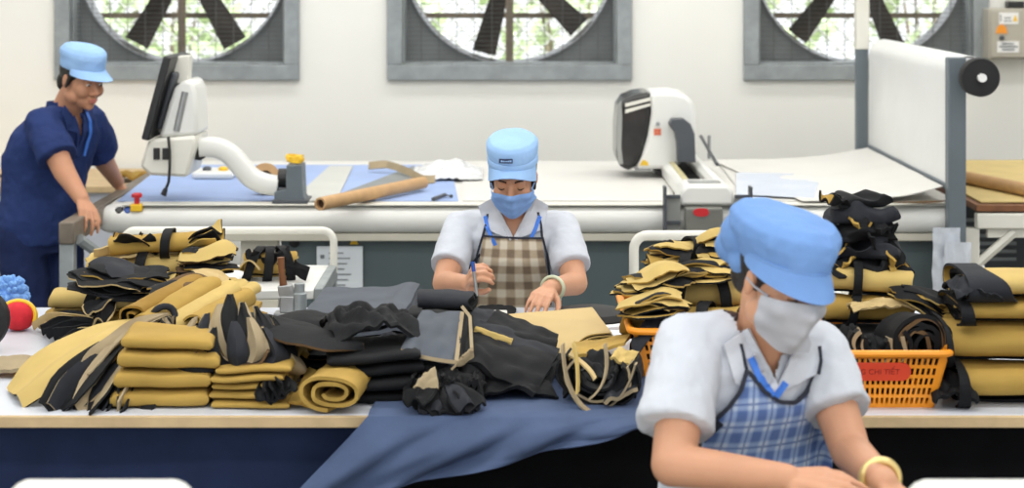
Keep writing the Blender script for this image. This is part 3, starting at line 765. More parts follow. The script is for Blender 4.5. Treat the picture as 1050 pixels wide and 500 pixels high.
# denim swag over the front edge
def denim():
    top = [(385,428),(655,428)]
    hem = [(235,575),(330,530),(395,503),(470,485),(540,469),(610,452),(662,438)]
    def hemp(u):
        k = u*(len(hem)-1); i = min(len(hem)-2, int(k)); f = k-i
        return hem[i][0]+(hem[i+1][0]-hem[i][0])*f, hem[i][1]+(hem[i+1][1]-hem[i][1])*f
    def fn(u, v):
        xt = -.335+.645*u
        if v < .35:
            w = v/.35; y = 4.95+(YF-.012-4.95)*w
            return (xt+.03*(1-w), y, T+.006+.006*(.5+.5*nz(u*8,w*3)))
        w = (v-.35)/.65
        hx, hy = hemp(u); Yh = 4.50
        h = at(hx, hy, Yh); a = Vector((xt, YF-.014, T+.004))
        p = a.lerp(h, w)
        p.y -= .012+.035*math.sin(PI*min(1,w*1.2))*(.4+.6*(1-u))
        f = math.sin(26*(u*.9+.16*w)+1.5*nz(u*3,w*2))*.5+.5*nz(u*9+2*w,w*2,4)
        p.y += .022*f*min(1,w*4); p.z += .006*f*w
        return p
    return MB().sheet(fn, 90, 40, .003)
tag(obj('denim_cloth', denim(), M['denim']), 'blue denim cloth draped over the front edge of the work table', 'cloth')

# ------------------------------------------------------------------ shapes of folded cloth
def pads(x, y, z, w, d, hs, seed, rz=0, shifts=None, lip=.35, m='yfab'):
    """folded pieces laid one on another, bottom first: list of meshbuilders in world space"""
    out = []; zz = z; mt = Matrix.Translation((x,y,0)) @ Matrix.Rotation(rz,4,'Z')
    for i, h in enumerate(hs):
        rs = random.Random(seed*100+i); ww = w*rs.uniform(.92,1.03); dd = d*rs.uniform(.92,1.0)
        ox = rs.uniform(-.012,.012)+(shifts[i] if shifts else 0); oy = rs.uniform(-.008,.012)
        mb = MB()
        nf = 1
        for kf in range(nf):
            hh = h/nf*.93; z0 = zz+h/nf*kf
            rings = []; nx = 26; seg = 28
            for a in range(nx+1):
                u = a/nx; X = (u-.5)*ww+ox; ring = []
                tap = min(1, 14*min(u,1-u)+.55)
                for b in range(seg):
                    an = 2*PI*b/seg; cy, cz = math.cos(an), math.sin(an)
                    py = math.copysign(abs(cy)**.36, cy)*(dd/2*(1-.03*kf))+oy
                    front = max(0, -cy)
                    py += .007*nz(X*11, seed*3.1+i+kf*.5, .3)*front - .004*front*math.sin(X*40+i)
                    pz = math.copysign(abs(cz)**.58, cz)*(hh/2)*tap*(1-.25*max(0,cy))
                    ring.append(Vector((X+.008*nz(py*9, seed+i)*(abs(u-.5)*2), py, z0+hh/2+pz)))
                rings.append(ring)
            mb.loft(rings)
            for p in mb.v[-(nx+1)*seg:]:
                p.z += .010*nz(p.x*6+seed, p.y*6, 0)*min(1,(p.z-z)*12+.0) + .006*math.sin(p.x*9+seed)*min(1,(p.z-z)*8)
        out.append(mb.xf(mt)); zz += h
    return out
def spiral_roll(L, rx, rz_, turns, seed, th=.006, droop=0, mts=(0,1,1), flare=0, n=22):
    """cloth rolled up along local x, flattened; material 0 outside, 1 inside"""
    mb = MB()
    def fn(u, v):
        k = 1-.72*v; a = -PI/2+2*PI*turns*v+.25*nz(seed,u*2)
        x = (u-.5)*L
        e = 1+flare*(abs(u-.5)*2)**3
        w = .10*nz(u*4,a*.6,seed)+.05*nz(u*9,a*1.3,seed+9)
        ca, sa = math.cos(a), math.sin(a)
        return (x+.02*nz(a*.7,seed,u), rx*k*e*(1+w)*math.copysign(abs(ca)**.8,ca), rz_*k*e*(1+w)*math.copysign(abs(sa)**.8,sa)-droop*(2*u-1)**2)
    mb.sheet(fn, n, int(22*turns), th, mts[1], mts[0], mts[2])
    return mb
def strap(at_u, L, rx, rz_, w=.022, th=.005, lift=.006, tilt=0.0):
    mb = MB(); x0 = (at_u-.5)*L
    def fn(u, v):
        a = 2*PI*u; ca, sa = math.cos(a), math.sin(a)
        return (x0+(v-.5)*w+tilt*sa*.03, (rx+lift)*math.copysign(abs(ca)**.8,ca)*1.04, (rz_+lift)*math.copysign(abs(sa)**.8,sa)*1.06)
    mb.sheet(fn, 36, 3, th); return mb
def fan_to(O, ends, seed, th=.004):
    """cloth pieces gathered at O and spread to the given (end, width, top material, lower material, curl) places"""
    mb = MB(); O = Vector(O)
    for i, (E, w, m0, m1, curl) in enumerate(ends):
        E = Vector(E); d = E-O; L = d.length; t_ = d.normalized(); side = t_.cross(Vector((0,0,1))).normalized()
        roll_ = rnd(-.35,.35) if abs(curl) > .02 else rnd(-.12,.12)
        up = side.cross(t_); side = side*math.cos(roll_)+up*math.sin(roll_); up = side.cross(t_)
        n1 = rnd(0,50); sk = rnd(-.15,.15)
        def fn(u, v, E=E, w=w, side=side, up=up, n1=n1, sk=sk, curl=curl, L=L, i=i):
            ww = w*(.18+.82*min(1,u*1.25)**.8)*(1-.25*max(0,u-.85)/.15*abs(v-.5)*2)
            p = O+d_*0 if False else O.lerp(E, u*(1+sk*(v-.5)))
            arch = .10*L*math.sin(PI*u)
            s_ = (v-.5)*2
            return p+side*(s_*ww/2)+up*(arch+curl*s_*s_*u+.018*nz(u*3+n1,v*3)*u+.008*math.sin(9*v+n1)*u)
        d_ = d
        mb.sheet(fn, 14, 10, th, m1, m0, m1)
    return mb
def ruffle(w, h, d, seed, nest=3, th=.005, loops=2.6, mts=(0,0,1), open_up=True):
    """strips of cloth on edge, wound in nested loops seen from the front; local x/z, going back along +y"""
    mb = MB(); rs = random.Random(seed)
    for k in range(nest):
        s_ = 1-.72*k/max(1,nest); ph_ = rs.uniform(-.4,.4)
        cx = rs.uniform(-.1,.1)*w*k/nest; n1 = rs.uniform(0,90)
        dd = d*rs.uniform(.8,1.0)
        def fn(u, v):
            a = PI*(1.12+ .88*1.0)*1.0*0+R(150)+R(240)*u+ph_*.3 if open_up else R(-90)+R(330)*u+ph_
            rr_ = 1+.16*nz(u*loops+n1,k*3.3)+.05*nz(u*9+n1,1)
            x = cx+w/2*s_*rr_*math.cos(a); z = h*.5+h*.5*s_*rr_*math.sin(a)
            return (x+.012*nz(v*2,u*3,n1)+.05*w*v*nz(n1,2), -d/2*0+dd*v+rs_*0, z*(1-.12*v)+.004)
        rs_ = 0
        mb.sheet(fn, 44, 6, th, mts[0], mts[1], mts[2] if k % 3 == 1 else mts[0])
    return mb
def crumple(w, d, h, seed, folds=5, th=.005, mts=(0,1,1), rag=.12):
    """one loose cloth heaped up in folds over local x/y"""
    mb = MB()
    def fn(u, v):
        a = (u-.5)*2; b = (v-.5)*2
        ed = 1+rag*nz(u*5+seed,v*5)
        r2 = min(1,(a*a+b*b)/1.9)
        dome = (1-r2)**.7
        f = math.sin(folds*(a+.5*b+.5*nz(u*2,v*2,seed))*2.2)*.22+.5*nz(u*4,v*4,seed+3)+.25*nz(u*9,v*9,seed+5)
        z = h*(dome*(.72+.5*f)+.05*(1+f)*.5)
        return (a*w/2*ed, b*d/2*ed, max(.004,z)+.003*nz(u*17,v*17,seed)+.003)
    mb.sheet(fn, 34, 26, th, mts[0], mts[1], mts[2]); return mb
def leaves(n, w, d, h, seed, mts, jag=.3, spread=1.0):
    """pile of cut pattern pieces with pointed outlines, edges drooping"""
    mb = MB(); rs = random.Random(seed)
    for i in range(n):
        ang = rs.uniform(-.5,.5)*spread; sx = w/2*rs.uniform(.7,1.05); sy = d/2*rs.uniform(.6,1.05); n1 = rs.uniform(0,60)
        z0 = .004+h*(i/max(1,n-1))*.92; ox = rs.uniform(-.08,.08)*w; oy = rs.uniform(-.08,.08)*d
        m0, m1 = mts[i % len(mts)]
        ca, sa = math.cos(ang), math.sin(ang)
        def fn(u, v):
            a = (u-.5)*2; b = (v-.5)*2
            wv = 1-jag*abs(a)**1.7+.25*jag*nz(a*3+n1,b)
            x = a*sx*(1+.12*nz(b*2,n1)); y = b*sy*wv
            z = z0-.55*z0*max(0,(x/(w/2))**2+(y/(d/2))**2-.25)*.8+.012*nz(x*12+n1,y*12)*(z0/h+.15)+.010*math.sin(x*30+n1)*(z0/h)
            return (ox+x*ca-y*sa, oy+x*sa+y*ca, max(.003+.0006*i,z))
        mb.sheet(fn, 16, 10, .0045, m0, m1, m1)
    return mb
YB2 = ['yfab','bfab','beigefab','cfab','yfabl','brownfab','pale','yfab2','gfab']
MATS = [M[k_] for k_ in YB2]   # 0 mustard 1 black 2 beige 3 charcoal 4 light mustard 5 brown 6 pale 7 deep mustard 8 slate
def place(mb, x, y, z, rz=0, ry=0, rx=0):
    return mb.xf(Matrix.Translation((x,y,z)) @ Matrix.Rotation(rz,4,'Z') @ Matrix.Rotation(ry,4,'Y') @ Matrix.Rotation(rx,4,'X'))
def bundle(label, loc, pieces, cat='fabric bundle', group=None, name='fabric_bundle'):
    """pieces: list of (part name, meshbuilder in world space)"""
    t = thing(name, label, cat, loc, group)
    for nm, mb in pieces: obj(nm, mb, MATS, t, smooth=50)
    return t
def dyn(mb, mi):
    mb.m = [mi]*len(mb.m); return mb
ORD = ['bottom','second from the bottom','third from the bottom','fourth from the bottom','fifth from the bottom','sixth from the bottom','seventh from the bottom']
def stack(x, y, z, w, d, hs, seed, what, where, group, mi=0, rz=0, shifts=None, cat='folded fabric'):
    L_ = pads(x,y,z,w,d,hs,seed,rz,shifts)
    for i, mb in enumerate(L_):
        o = obj('folded_fabric', dyn(mb,mi if isinstance(mi,int) else mi[i]), MATS, smooth=60)
        nm = ORD[i] if i < len(L_)-1 else 'topmost'
        tag(o, f'{what}, {nm} in {where}', cat, group)

# ================================================================== left of the table
SG = 433.0
px = lambda p, Y: (p-525)*Y/F
# front stacks
stack(px(170,4.68), 4.74, T, .235, .24, [.042,.044,.044,.036], 3, 'mustard folded piece', 'the left front stack on the table', 'left front mustard stack', rz=R(3), shifts=[0,-.005,.008,.012])
stack(px(260,4.66), 4.74, T, .185, .25, [.0215]*5, 5, 'mustard folded piece', 'the thin stack below the fan', 'thin mustard stack', rz=R(-2))
# folded piece on the edge, seen end on
f = spiral_roll(.24, .078, .042, 2.2, 3.3, .009, mts=(0,0,0)); place(f, px(350,4.62), 4.675, T+.052, R(82))
f2 = MB().sheet(lambda u, v: (px(352,4.6)+.085*(u-.5)*2, 4.56+.22*v+.01*nz(u*4,v*3), T+.006+.004*math.sin(u*5)), 12, 8, .006, 7)
bundle('mustard fabric rolled and flattened, its spiral end at the table edge', (px(350,4.62),4.66,T), [('rolled_cloth', f)], 'folded fabric', None, 'rolled_fabric')
# mustard flap between
def fn(u, v):
    a = at(296,412,4.62).lerp(at(322,418,4.60),v); b = at(318,376,4.78).lerp(at(334,385,4.72),v); p = a.lerp(b,u); return p+Vector((0,.012*math.sin(u*4),.004*nz(u*3,v*3)))
o = tag(obj('fabric_flap', MB().sheet(fn, 10, 8, .007, 7), MATS), 'deep mustard flap leaning between the thin stack and the rolled piece', 'fabric piece')
# black tie hanging at right of thin stack
m = fan_to(at(278,384,4.70), [(at(272+8*i,413-3*i,4.60), .05, 1, 1, .02) for i in range(4)], 4, .005)
tag(obj('black_strip', m, MATS), 'black strips spilling down the right end of the thin mustard stack', 'fabric strips')
# nested sleeves standing on stack B
random.seed(41)
lfan = MB()
B0 = at(243,382,4.66)
tips = [(193,338,4.80,.075,1),(200,326,4.84,.07,2),(207,352,4.70,.07,3),(212,322,4.82,.065,1),(220,336,4.72,.06,8),(226,312,4.80,.06,2),(236,302,4.82,.055,1),(240,330,4.70,.05,2),(248,310,4.78,.055,1),
        (256,326,4.72,.06,5),(262,314,4.80,.06,2),(270,336,4.72,.07,1),(278,324,4.80,.07,2),(283,346,4.76,.075,1)]
for i, (x, y, Y, w, mi) in enumerate(tips):
    tp_ = at(x, y, Y); s0 = (i-6.5)/6.5; b0 = B0+Vector((.035*s0, .10*(Y-4.7)/.12*.5, .012*abs(s0)))
    def fn(u, v, tp_=tp_, b0=b0, s0=s0, w=w, i=i):
        out = Vector((s0*.075*math.sin(PI*u)*1.0, -.035*math.sin(PI*u), -.03*math.sin(PI*u)*abs(s0)))
        p = b0.lerp(tp_,u)+out; ww = w*math.sin(PI*min(1,.16+.80*u))**.8
        return p+Vector((math.cos(s0*.9)*(v-.5)*ww, .55*ww*abs(v-.5)*2*(1 if i%2 else .4)+.012*nz(u*3+i,v*3), -s0*.5*(v-.5)*ww))
    lfan.sheet(fn, 16, 8, .0065, [1,8,2,5][i%4], [1,2,1,3][i%4], 2)
wrap = MB()
for i in range(3):
    def fn(u, v, i=i):
        a = R(200)+R(140)*u; c_ = at(240,352,4.70)
        return c_+Vector((.108*math.cos(a)*(1-.08*i), -.01-.02*i+.10*v, (.085-.012*i)*math.sin(a)+.010+.012*nz(u*4,v,i*3.)))
    wrap.sheet(fn, 24, 6, .006, 1, 2, [2,1,5][i])
bundle('fan of black, slate and beige pieces standing on the thin mustard stack', (px(238,4.75),4.8,T+.11), [('cut_pieces', lfan), ('outer_wrap', wrap)])
# dark leaf pile
lf = leaves(11, .34, .26, .145, 6, [(1,5),(1,1),(5,1),(1,0),(1,1)], .55, .5); place(lf, px(312,5.05), 5.06, T+.0, R(-14))
top_ = MB()
def fn(u, v):
    a = on(243,319,.985); b = on(372,351,.94); p = a.lerp(b,u); w = .075*math.sin(PI*min(1,u*.93+.07))**.7
    return p+Vector((.1*(v-.5)*w, (v-.5)*2*w*1.7, -.03*(2*v-1)**2*.6+.006*nz(u*6,v*3)))
top_.sheet(fn, 24, 8, .006, 1, 1, 5)
bundle('long pointed dark pile of cut pieces between fan and grey cloths', (px(312,5.05),5.05,T), [('cut_pieces', lf), ('top_piece', top_)])
# mustard tuck in the pile
o = tag(obj('fabric_wad', place(dyn(crumple(.13,.10,.05,8.1,3),7), px(292,4.93), 4.9, T+.07), MATS), 'small mustard wad tucked into the front of the dark pointed pile', 'fabric piece')

# big fan bouquet
O = at(168,326,4.98)
ends = [(at(22,398,4.66)+Vector((0,0,.01)), .20, 0, 1, -.03)]
p1 = fan_to(O, [(at(14,404,4.72), .235, 4, 1, -.012)], 1, .005)
random.seed(5)
dk = [(at(60+8*i, 424+1.2*i, 4.60+.02*(i%3)), .10, [1,3,1,2,1,3,1,1,2,1][i], [1,2,1,1,3][i%5], .03) for i in range(10)]
p2 = fan_to(O+Vector((0,.02,-.01)), dk, 3, .005)
bg = [(at(88+10*i, 385+6*i, 4.70+.03*i), .05, 2, 2, .02) for i in range(4)]
p3 = fan_to(O+Vector((.01,0,.012)), bg, 2, .004)
p4 = fan_to(O, [(at(166+3*i,352-4*i,4.93-.01*i), .035, [1,3,1,2][i], 1, .03) for i in range(4)], 8, .005)
tie = MB(); tie.tube([O+Vector((.028*math.cos(a),.01*math.sin(2*a),.03*math.sin(a))) for a in [2*PI*i/20 for i in range(20)]], .009, 8, 3, False, True)
bundle('big bouquet of mustard and black pieces fanning down to the left table edge', (px(60,4.7),4.7,T), [('mustard_piece', p1), ('black_pieces', p2), ('beige_pieces', p3), ('loose_ends', p4), ('tie', tie)])
# small strips bundle left
random.seed(6)
O2 = on(118,338,.86)
sm_ = fan_to(O2, [(on(38+6*i,336+4*i,.81+.004*i), .035, [1,6,1,3,6,1][i], [6,1,1,1,1,3][i], .02) for i in range(6)], 3, .004)
bundle('small spray of black and pale strips pointing left on the white table', (px(80,5.5),5.5,T), [('strips', sm_)])
# strapped pair of rolls
def strapped(label, x, y, z, L, rx, rz_, seed, straps, rz=0, ry=0, mts=(0,1,1), flare=.1, turns=2.2, extra=None, strapm=1, sw=.022):
    mt = lambda mb: place(mb, x, y, z, rz, ry)
    ps = [('rolled_cloth', mt(spiral_roll(L, rx, rz_, turns, seed, .006, mts=mts, flare=flare)))]
    for u, tl in straps: ps.append(('strap', mt(dyn(strap(u, L, rx*1.06, rz_*1.06, sw, .005, .006, tl), strapm))))
    for e in (extra or []): ps.append(e)
    return bundle(label, (x,y,z-rz_), ps)
strapped('lower flattened mustard roll under the strapped roll at the pile left end', px(100,5.62), 5.62, T+.034, .27, .075, .028, 4.4, [(.45,0)], R(-2), mts=(0,1,0))
strapped('mustard roll with two black straps at the left end of the pile', px(101,5.6), 5.60, T+.095, .245, .07, .029, 1.7, [(.48,.5),(.66,.3)], R(-4), mts=(4,1,4), sw=.03)
# dark leaf pile over it
random.seed(7)
lf = leaves(12, .27, .24, .075, 15, [(1,1),(3,1),(1,6),(1,1),(1,0)], .6, .9); place(lf, px(122,5.46), 5.46, T+.138, R(-12), R(6))
bundle('dark jagged pile of cut pieces lying over the strapped mustard roll', (px(128,5.4),5.42,T+.13), [('cut_pieces', lf)])
lf = leaves(12, .25, .26, .075, 25, [(1,0),(5,1),(0,1),(1,5),(7,1)], .5, .8); place(lf, px(205,5.3), 5.28, T+.115, R(-24), R(12))
bundle('brown edged dark leaf shaped pile right of the jagged dark pile', (px(200,5.3),5.3,T+.1), [('cut_pieces', lf)])
# long mustard folds draping in the middle
for i, (a, b, w, mi) in enumerate((((150,334),(214,295),.075,0),((172,338),(236,300),.075,4),((200,334),(252,306),.06,0),((138,324),(200,292),.06,7))):
    A_ = at(a[0],a[1],4.95+.01*i); B_ = at(b[0],b[1],5.25+.02*i); d = B_-A_; L_ = d.length
    mb = spiral_roll(L_*1.05, w*.62, .034, 1.6, 5.5+i, .006, mts=(mi,1,mi)); rot = d.to_track_quat('X','Z').to_matrix().to_4x4()
    mb.xf(Matrix.Translation((A_+B_)/2) @ rot)
    bundle(['long mustard fold slanting across the pile, nearest the bouquet tie','light mustard fold slanting behind the standing fan','short mustard fold slanting up beside the standing fan','deep mustard fold slanting up from behind the bouquet tie'][i], ((A_+B_)/2)-Vector((0,0,.04)), [('folded_cloth', mb)], 'folded fabric', 'slanting mustard folds', 'long_fold')
stack(px(192,5.06), 5.10, T, .27, .30, [.04,.04], 8, 'mustard folded piece', 'the pair under the slanting folds', 'hidden mustard stack', rz=R(10))
# ruffle of light mustard at right of the pile
for i in range(5):
    A_ = at(172+11*i,318+1*i,5.40); B_ = at(208+12*i,290+2*i,5.62); d = B_-A_
    mb = spiral_roll(d.length*1.25, .034, .022, 1.4, 2.5+i*1.3, .005, mts=(4,0,4)); mb.xf(Matrix.Translation((A_+B_)/2) @ d.to_track_quat('X','Z').to_matrix().to_4x4())
    bundle(f'light mustard fold in the row behind the leaf shaped pile, {["first","second","third","fourth","fifth"][i]} from the left', (A_+B_)/2-Vector((0,0,.03)), [('folded_cloth', mb)], 'folded fabric', 'row of light mustard folds', 'fold')
stack(px(205,5.68), 5.66, T, .34, .3, [.035,.035], 9, 'mustard folded piece', 'the pair under the light fold row', 'back mustard stack')
# back rolls
strapped('middle mustard roll with dark straps under the topmost roll of the left pile', px(152,5.82), 5.80, T+.16, .34, .075, .036, 7.1, [(.47,.2),(.86,0)], R(2), mts=(4,1,4), sw=.03)
strapped('wide low mustard roll at the back of the left pile', px(160,5.85), 5.84, T+.075, .42, .085, .05, 8.4, [(.3,.2)], R(-1), mts=(0,1,1))
ex = []
random.seed(9)
Ot = at(184,262,5.80)
ex.append(('cut_ends', fan_to(Ot, [(at(226+1.5*i, 236+8.0*i, 5.78-.02*i), .10, [4,0,1,4,5][i], [1,1,0,1,1][i], .02) for i in range(5)], 2, .005)))
ex.append(('cut_ends', fan_to(at(160,262,5.80), [(at(118,246,5.74), .14, 7, 1, .02),(at(144,243,5.78), .10, 0, 1, .02),(at(108,272,5.74), .11, 6, 6, .01),(at(98,264,5.8), .12, 1, 6, .02)], 3, .005)))
strapped('topmost mustard roll of the left pile, strapped, with ragged flared ends', px(166,5.8), 5.80, T+.225, .30, .06, .03, 9.6, [(.56,.2)], R(2), R(-3), mts=(0,1,6), extra=ex, sw=.028)
# loose dark ends right of the back rolls
random.seed(12)
lf = leaves(8, .17, .2, .08, 35, [(4,1),(5,1),(1,0),(4,5)], .4, .7); place(lf, px(212,5.72), 5.72, T+.155, R(5))
bundle('ragged pile of mustard and brown pieces at the right end of the back rolls', (px(212,5.7),5.7,T+.14), [('cut_pieces', lf)])

random.seed(77)
for i, (x, y, Y, xx, yy, mi, mj, w, lab) in enumerate((
  (132,276,5.62,98,288,4,1,.10,'light mustard flap hanging over the dark jagged pile at its upper left'),
  (150,282,5.60,128,294,7,1,.09,'deep mustard flap below the middle roll of the left pile'),
  (178,280,5.58,150,292,4,1,.09,'light mustard flap right of the deep mustard one on the left pile'),
  (196,278,5.56,224,292,6,1,.09,'pale flap at the right of the left pile under the ragged pieces'),
  (120,306,5.38,92,322,1,6,.07,'black strip end hanging at the left of the strapped roll'))):
    m = fan_to(at(x,y,Y), [(at(xx,yy,Y-.10), w, mi, mj, .015),(at(xx+9,yy+5,Y-.10), w*.8, mi, mj, -.015)], i+3, .005)
    tag(obj('fabric_flap', m, MATS), lab, 'fabric piece')

# pompom dusters at the left edge
def fuzzball(name, c, r, m, label, spikes=140, sp=.018):
    t = thing(name, label, 'duster', (c[0],c[1],c[2]-r))
    obj('ball', MB().ell(c, (r*.8,r*.8,r*.8)), m, t)
    mb = MB()
    for i in range(spikes):
        d = Vector((rnd(-1,1),rnd(-1,1),rnd(-1,1))).normalized(); mb.tube([Vector(c)+d*r*.7, Vector(c)+d*r*(.95)+Vector((0,0,.002)), Vector(c)+d*(r+sp*.4)], [sp*.55,sp*.5,sp*.2], 6)
    obj('fleece', mb, m, t); return t
random.seed(3)
c_ = at(10,315,5.9); fuzzball('fleece_duster', (c_.x,5.9,T+.055), .055, M['fuzzblue'], 'fluffy blue fleece ball at the left back of the white table', 200)
c_ = at(-22,312,5.92); fuzzball('fleece_duster', (c_.x,5.85,T+.05), .05, M['fuzzblue'], 'second fluffy blue fleece ball cut by the left photo edge', 120)
t = thing('pin_cushion', 'round red pin cushion with a yellow rim on the white table', 'pin cushion', (at(20,340,5.6).x,5.62,T))
c_ = (at(19,330,5.62).x,5.62,T+.042)
obj('cushion', MB().ell(c_, (.05,.045,.042)), mat('red_felt',(206,40,52),.9,.12,40,.4,80), t)
obj('rim', MB().tube([Vector(c_)+Vector((.052*math.cos(a),-.012+.012*math.sin(a),.043*math.sin(a))) for a in [R(-20)+R(200)*i/20 for i in range(21)]], .007, 8), M['yel'], t)
t = thing('black_drum', 'round black drum cut off by the left photo edge', 'drum', (px(-12,5.35),5.35,T))
obj('shell', MB().lathe([(.0,-.03),(.07,-.03),(.082,-.02),(.085,0),(.082,.02),(.07,.03),(0,.03)], (px(-22,5.3),5.3,T+.09), 32, 0, Matrix.Rotation(PI/2,4,'X')), M['rubber'], t)
obj('foot', MB().box((px(-22,5.3)-.04,5.27,T),(px(-22,5.3)+.04,5.33,T+.03)), M['rubber'], t, bevel=.004)
m = MB().sheet(lambda u, v: (px(-14+52*u,5.0), 4.96+.16*v, T+.02+.018*math.sin(PI*u)*math.sin(PI*v)+.006*nz(u*5,v*5)), 14, 10, .01, 2)
tag(obj('beige_scrap', m, MATS), 'beige cloth scrap on the table just above the bouquet tip', 'cloth scrap')

# ================================================================== side trolley behind, left
def trolley(label, x0, x1, y0, y1, ztop, rail_pts, legs=True):
    t = thing('trolley', label, 'trolley', ((x0+x1)/2,(y0+y1)/2,0))
    obj('top_board', MB().box((x0,y0,ztop-.03),(x1-.03,y1,ztop)), M['white'], t, bevel=.004)
    obj('side_rail', MB().box((x1-.03,y0,ztop-.045),(x1,y1,ztop+.006)), M['galv'], t, bevel=.004)
    for x in (x0+.03,x1-.018):
        for y in (y0+.04,y1-.04): obj('leg', MB().box((x-.018,y-.018,0),(x+.018,y+.018,ztop-.03)), M['galv'], t, bevel=.003)
    pts = []
    R_ = .04
    a, b = rail_pts
    obj('handle', MB().tube(a, .013, 12), M['offwhite'], t)
    return t
zt = .82; ya, yb = 6.2, 6.72
xr_ = on(346,272,zt).x
arc = lambda x, z, r, a0, a1, y: [Vector((x+r*math.cos(R(a0+(a1-a0)*i/6)), y, z+r*math.sin(R(a0+(a1-a0)*i/6)))) for i in range(7)]
zr = CAMH-(236-HOR)*6.68/F
trolley('white topped trolley with a tube handle left of the seated woman', -1.36, xr_, ya, yb, zt, ([Vector((-1.33,6.68,zt-.02))]+arc(-1.29,zr-.04,.04,180,90,6.68)+arc(xr_-.05,zr-.04,.04,90,0,6.68)+[Vector((xr_-.01,6.68,zt-.02))], None))
random.seed(14)
tb = []
tb.append(('rolled_cloth', place(spiral_roll(.16,.06,.042,2,12.3,.006,mts=(0,1,4)), px(277,6.4), 6.42, zt+.05, R(8))))
for i, u in enumerate((.15,.45,.8)):
    tb.append(('strap', place(dyn(strap(u,.16,.063,.045,.03,.006,.006,.8-.6*i),1), px(277,6.4), 6.42, zt+.05, R(8+10*(i-1)))))
tb.append(('loose_ends', fan_to(at(272,272,6.40), [(at(254+20*i, 264+10*(i%2)+ (12 if i>2 else 0), 6.36), .05, 1, 1, .03) for i in range(4)], 3, .005)))
tb.append(('white_piece', MB().sheet(lambda u, v: (px(246+22*u,6.38), 6.33+.1*v, zt+.045+.03*math.sin(PI*u)-.02*v), 8, 8, .005, 6)))
bundle('mustard bundle bound with black strips on the white trolley', (px(277,6.4),6.4,zt), tb)
# hand clamp
p_ = at(297,320,5.86); cx, cy = p_.x, 5.86
t = thing('hand_clamp', 'small metal clamp with a brown wooden handle at the table back', 'clamp', (cx,cy,T))
obj('base', MB().box((cx-.045,cy-.03,T),(cx+.055,cy+.03,T+.012)), M['steel'], t, bevel=.003)
obj('body', MB().box((cx-.028,cy-.025,T+.012),(cx+.016,cy+.025,T+.062)), M['steel'], t, bevel=.004)
obj('barrel', MB().lathe([(0,0),(.022,0),(.022,.055),(.016,.06),(.016,.085),(0,.085)], (cx+.03,cy-.005,T+.012), 20), M['galv'], t)
obj('jaw', MB().prism([(cx-.03,T+.06),(cx+.02,T+.06),(cx+.005,T+.095),(cx-.035,T+.09)], cy-.02, cy+.02), M['steel'], t, bevel=.003)
obj('handle', MB().tube([(cx-.018,cy,T+.088),(cx-.024,cy,T+.13),(cx-.027,cy,T+.175)], [.012,.009,.011], 14), M['brownwood'], t)

# ================================================================== centre of the table
# grey flat cloths and white paper at the back
for i in range(4):
    def fn(u, v, i=i):
        return (px(368,5.6)+(u-.5)*.30*(1-.02*i)+.01*nz(i,v*2)+.02*v, 5.38+.5*v+.006*nz(u*4,i), T+.012+.022*i+.006*nz(u*5,v*4,0)+.018*math.exp(-((u-.9)/.12)**2))
    tag(obj('slate_cloth', MB().sheet(fn, 22, 16, .010, 8, 3, 8), MATS), f'flat slate grey cloth at the table back, {["bottom","second from the bottom","third from the bottom","topmost"][i]} of its pile', 'folded fabric', 'flat slate cloths')
t = tag(obj('paper_stack', MB().box((px(330,5.95),5.90,T),(px(403,5.95),5.985,T+.028)), M['labelw'], bevel=.003), 'narrow stack of white paper behind the slate grey cloths', 'paper stack')
m = MB()
for x0, x1 in ((396,403),(412,424)):
    m.box((px(x0,5.96),5.945,T+.006),(px(x1,5.96),5.95,T+.036))
t = thing('printed_tape', 'red printed tape along the back edge of the table', 'tape', (px(410,5.96),5.95,T))
obj('tape', MB().sheet(lambda u, v: (px(405+24*u,5.96), 5.96-.004*math.sin(9*u), T+.004+.03*v), 14, 3, .002), M['redlabel'], t)
m = MB()
for i in range(7): m.prism([(px(412+1.7*i,5.96),T+.01),(px(413+1.7*i,5.96),T+.01),(px(412+1.7*i+.4,5.96),T+.03),(px(411.4+1.7*i,5.96),T+.03)], 5.950, 5.953)
obj('print', m, M['red'], t)
t = thing('thimble_cap', 'little round skin coloured cap beside the red printed tape', 'cap', (px(408,5.9),5.9,T))
obj('dome', MB().ell((px(408,5.9),5.9,T+.022), (.018,.018,.022)), M['beigefab'], t)
# black folded heap
stack(px(386,4.78), 4.79, T, .22, .28, [.032,.034,.034,.03], 12, 'black folded piece', 'the stack beside the spiral roll', 'black folded stack', mi=1, rz=R(4))
random.seed(15)
o = tag(obj('crumpled_cloth', place(crumple(.21,.24,.085,3.7,5,.009,(1,1,1)), px(379,4.84), 4.84, T+.132, R(15)), MATS), 'crumpled black cloth heaped on the black folded stack', 'fabric piece')
o = tag(obj('crumpled_cloth', place(crumple(.15,.2,.075,9.1,3,.007,(3,1,1)), px(404,5.16), 5.17, T+.0, R(50)), MATS), 'small charcoal cloth standing behind the black heap', 'fabric piece')
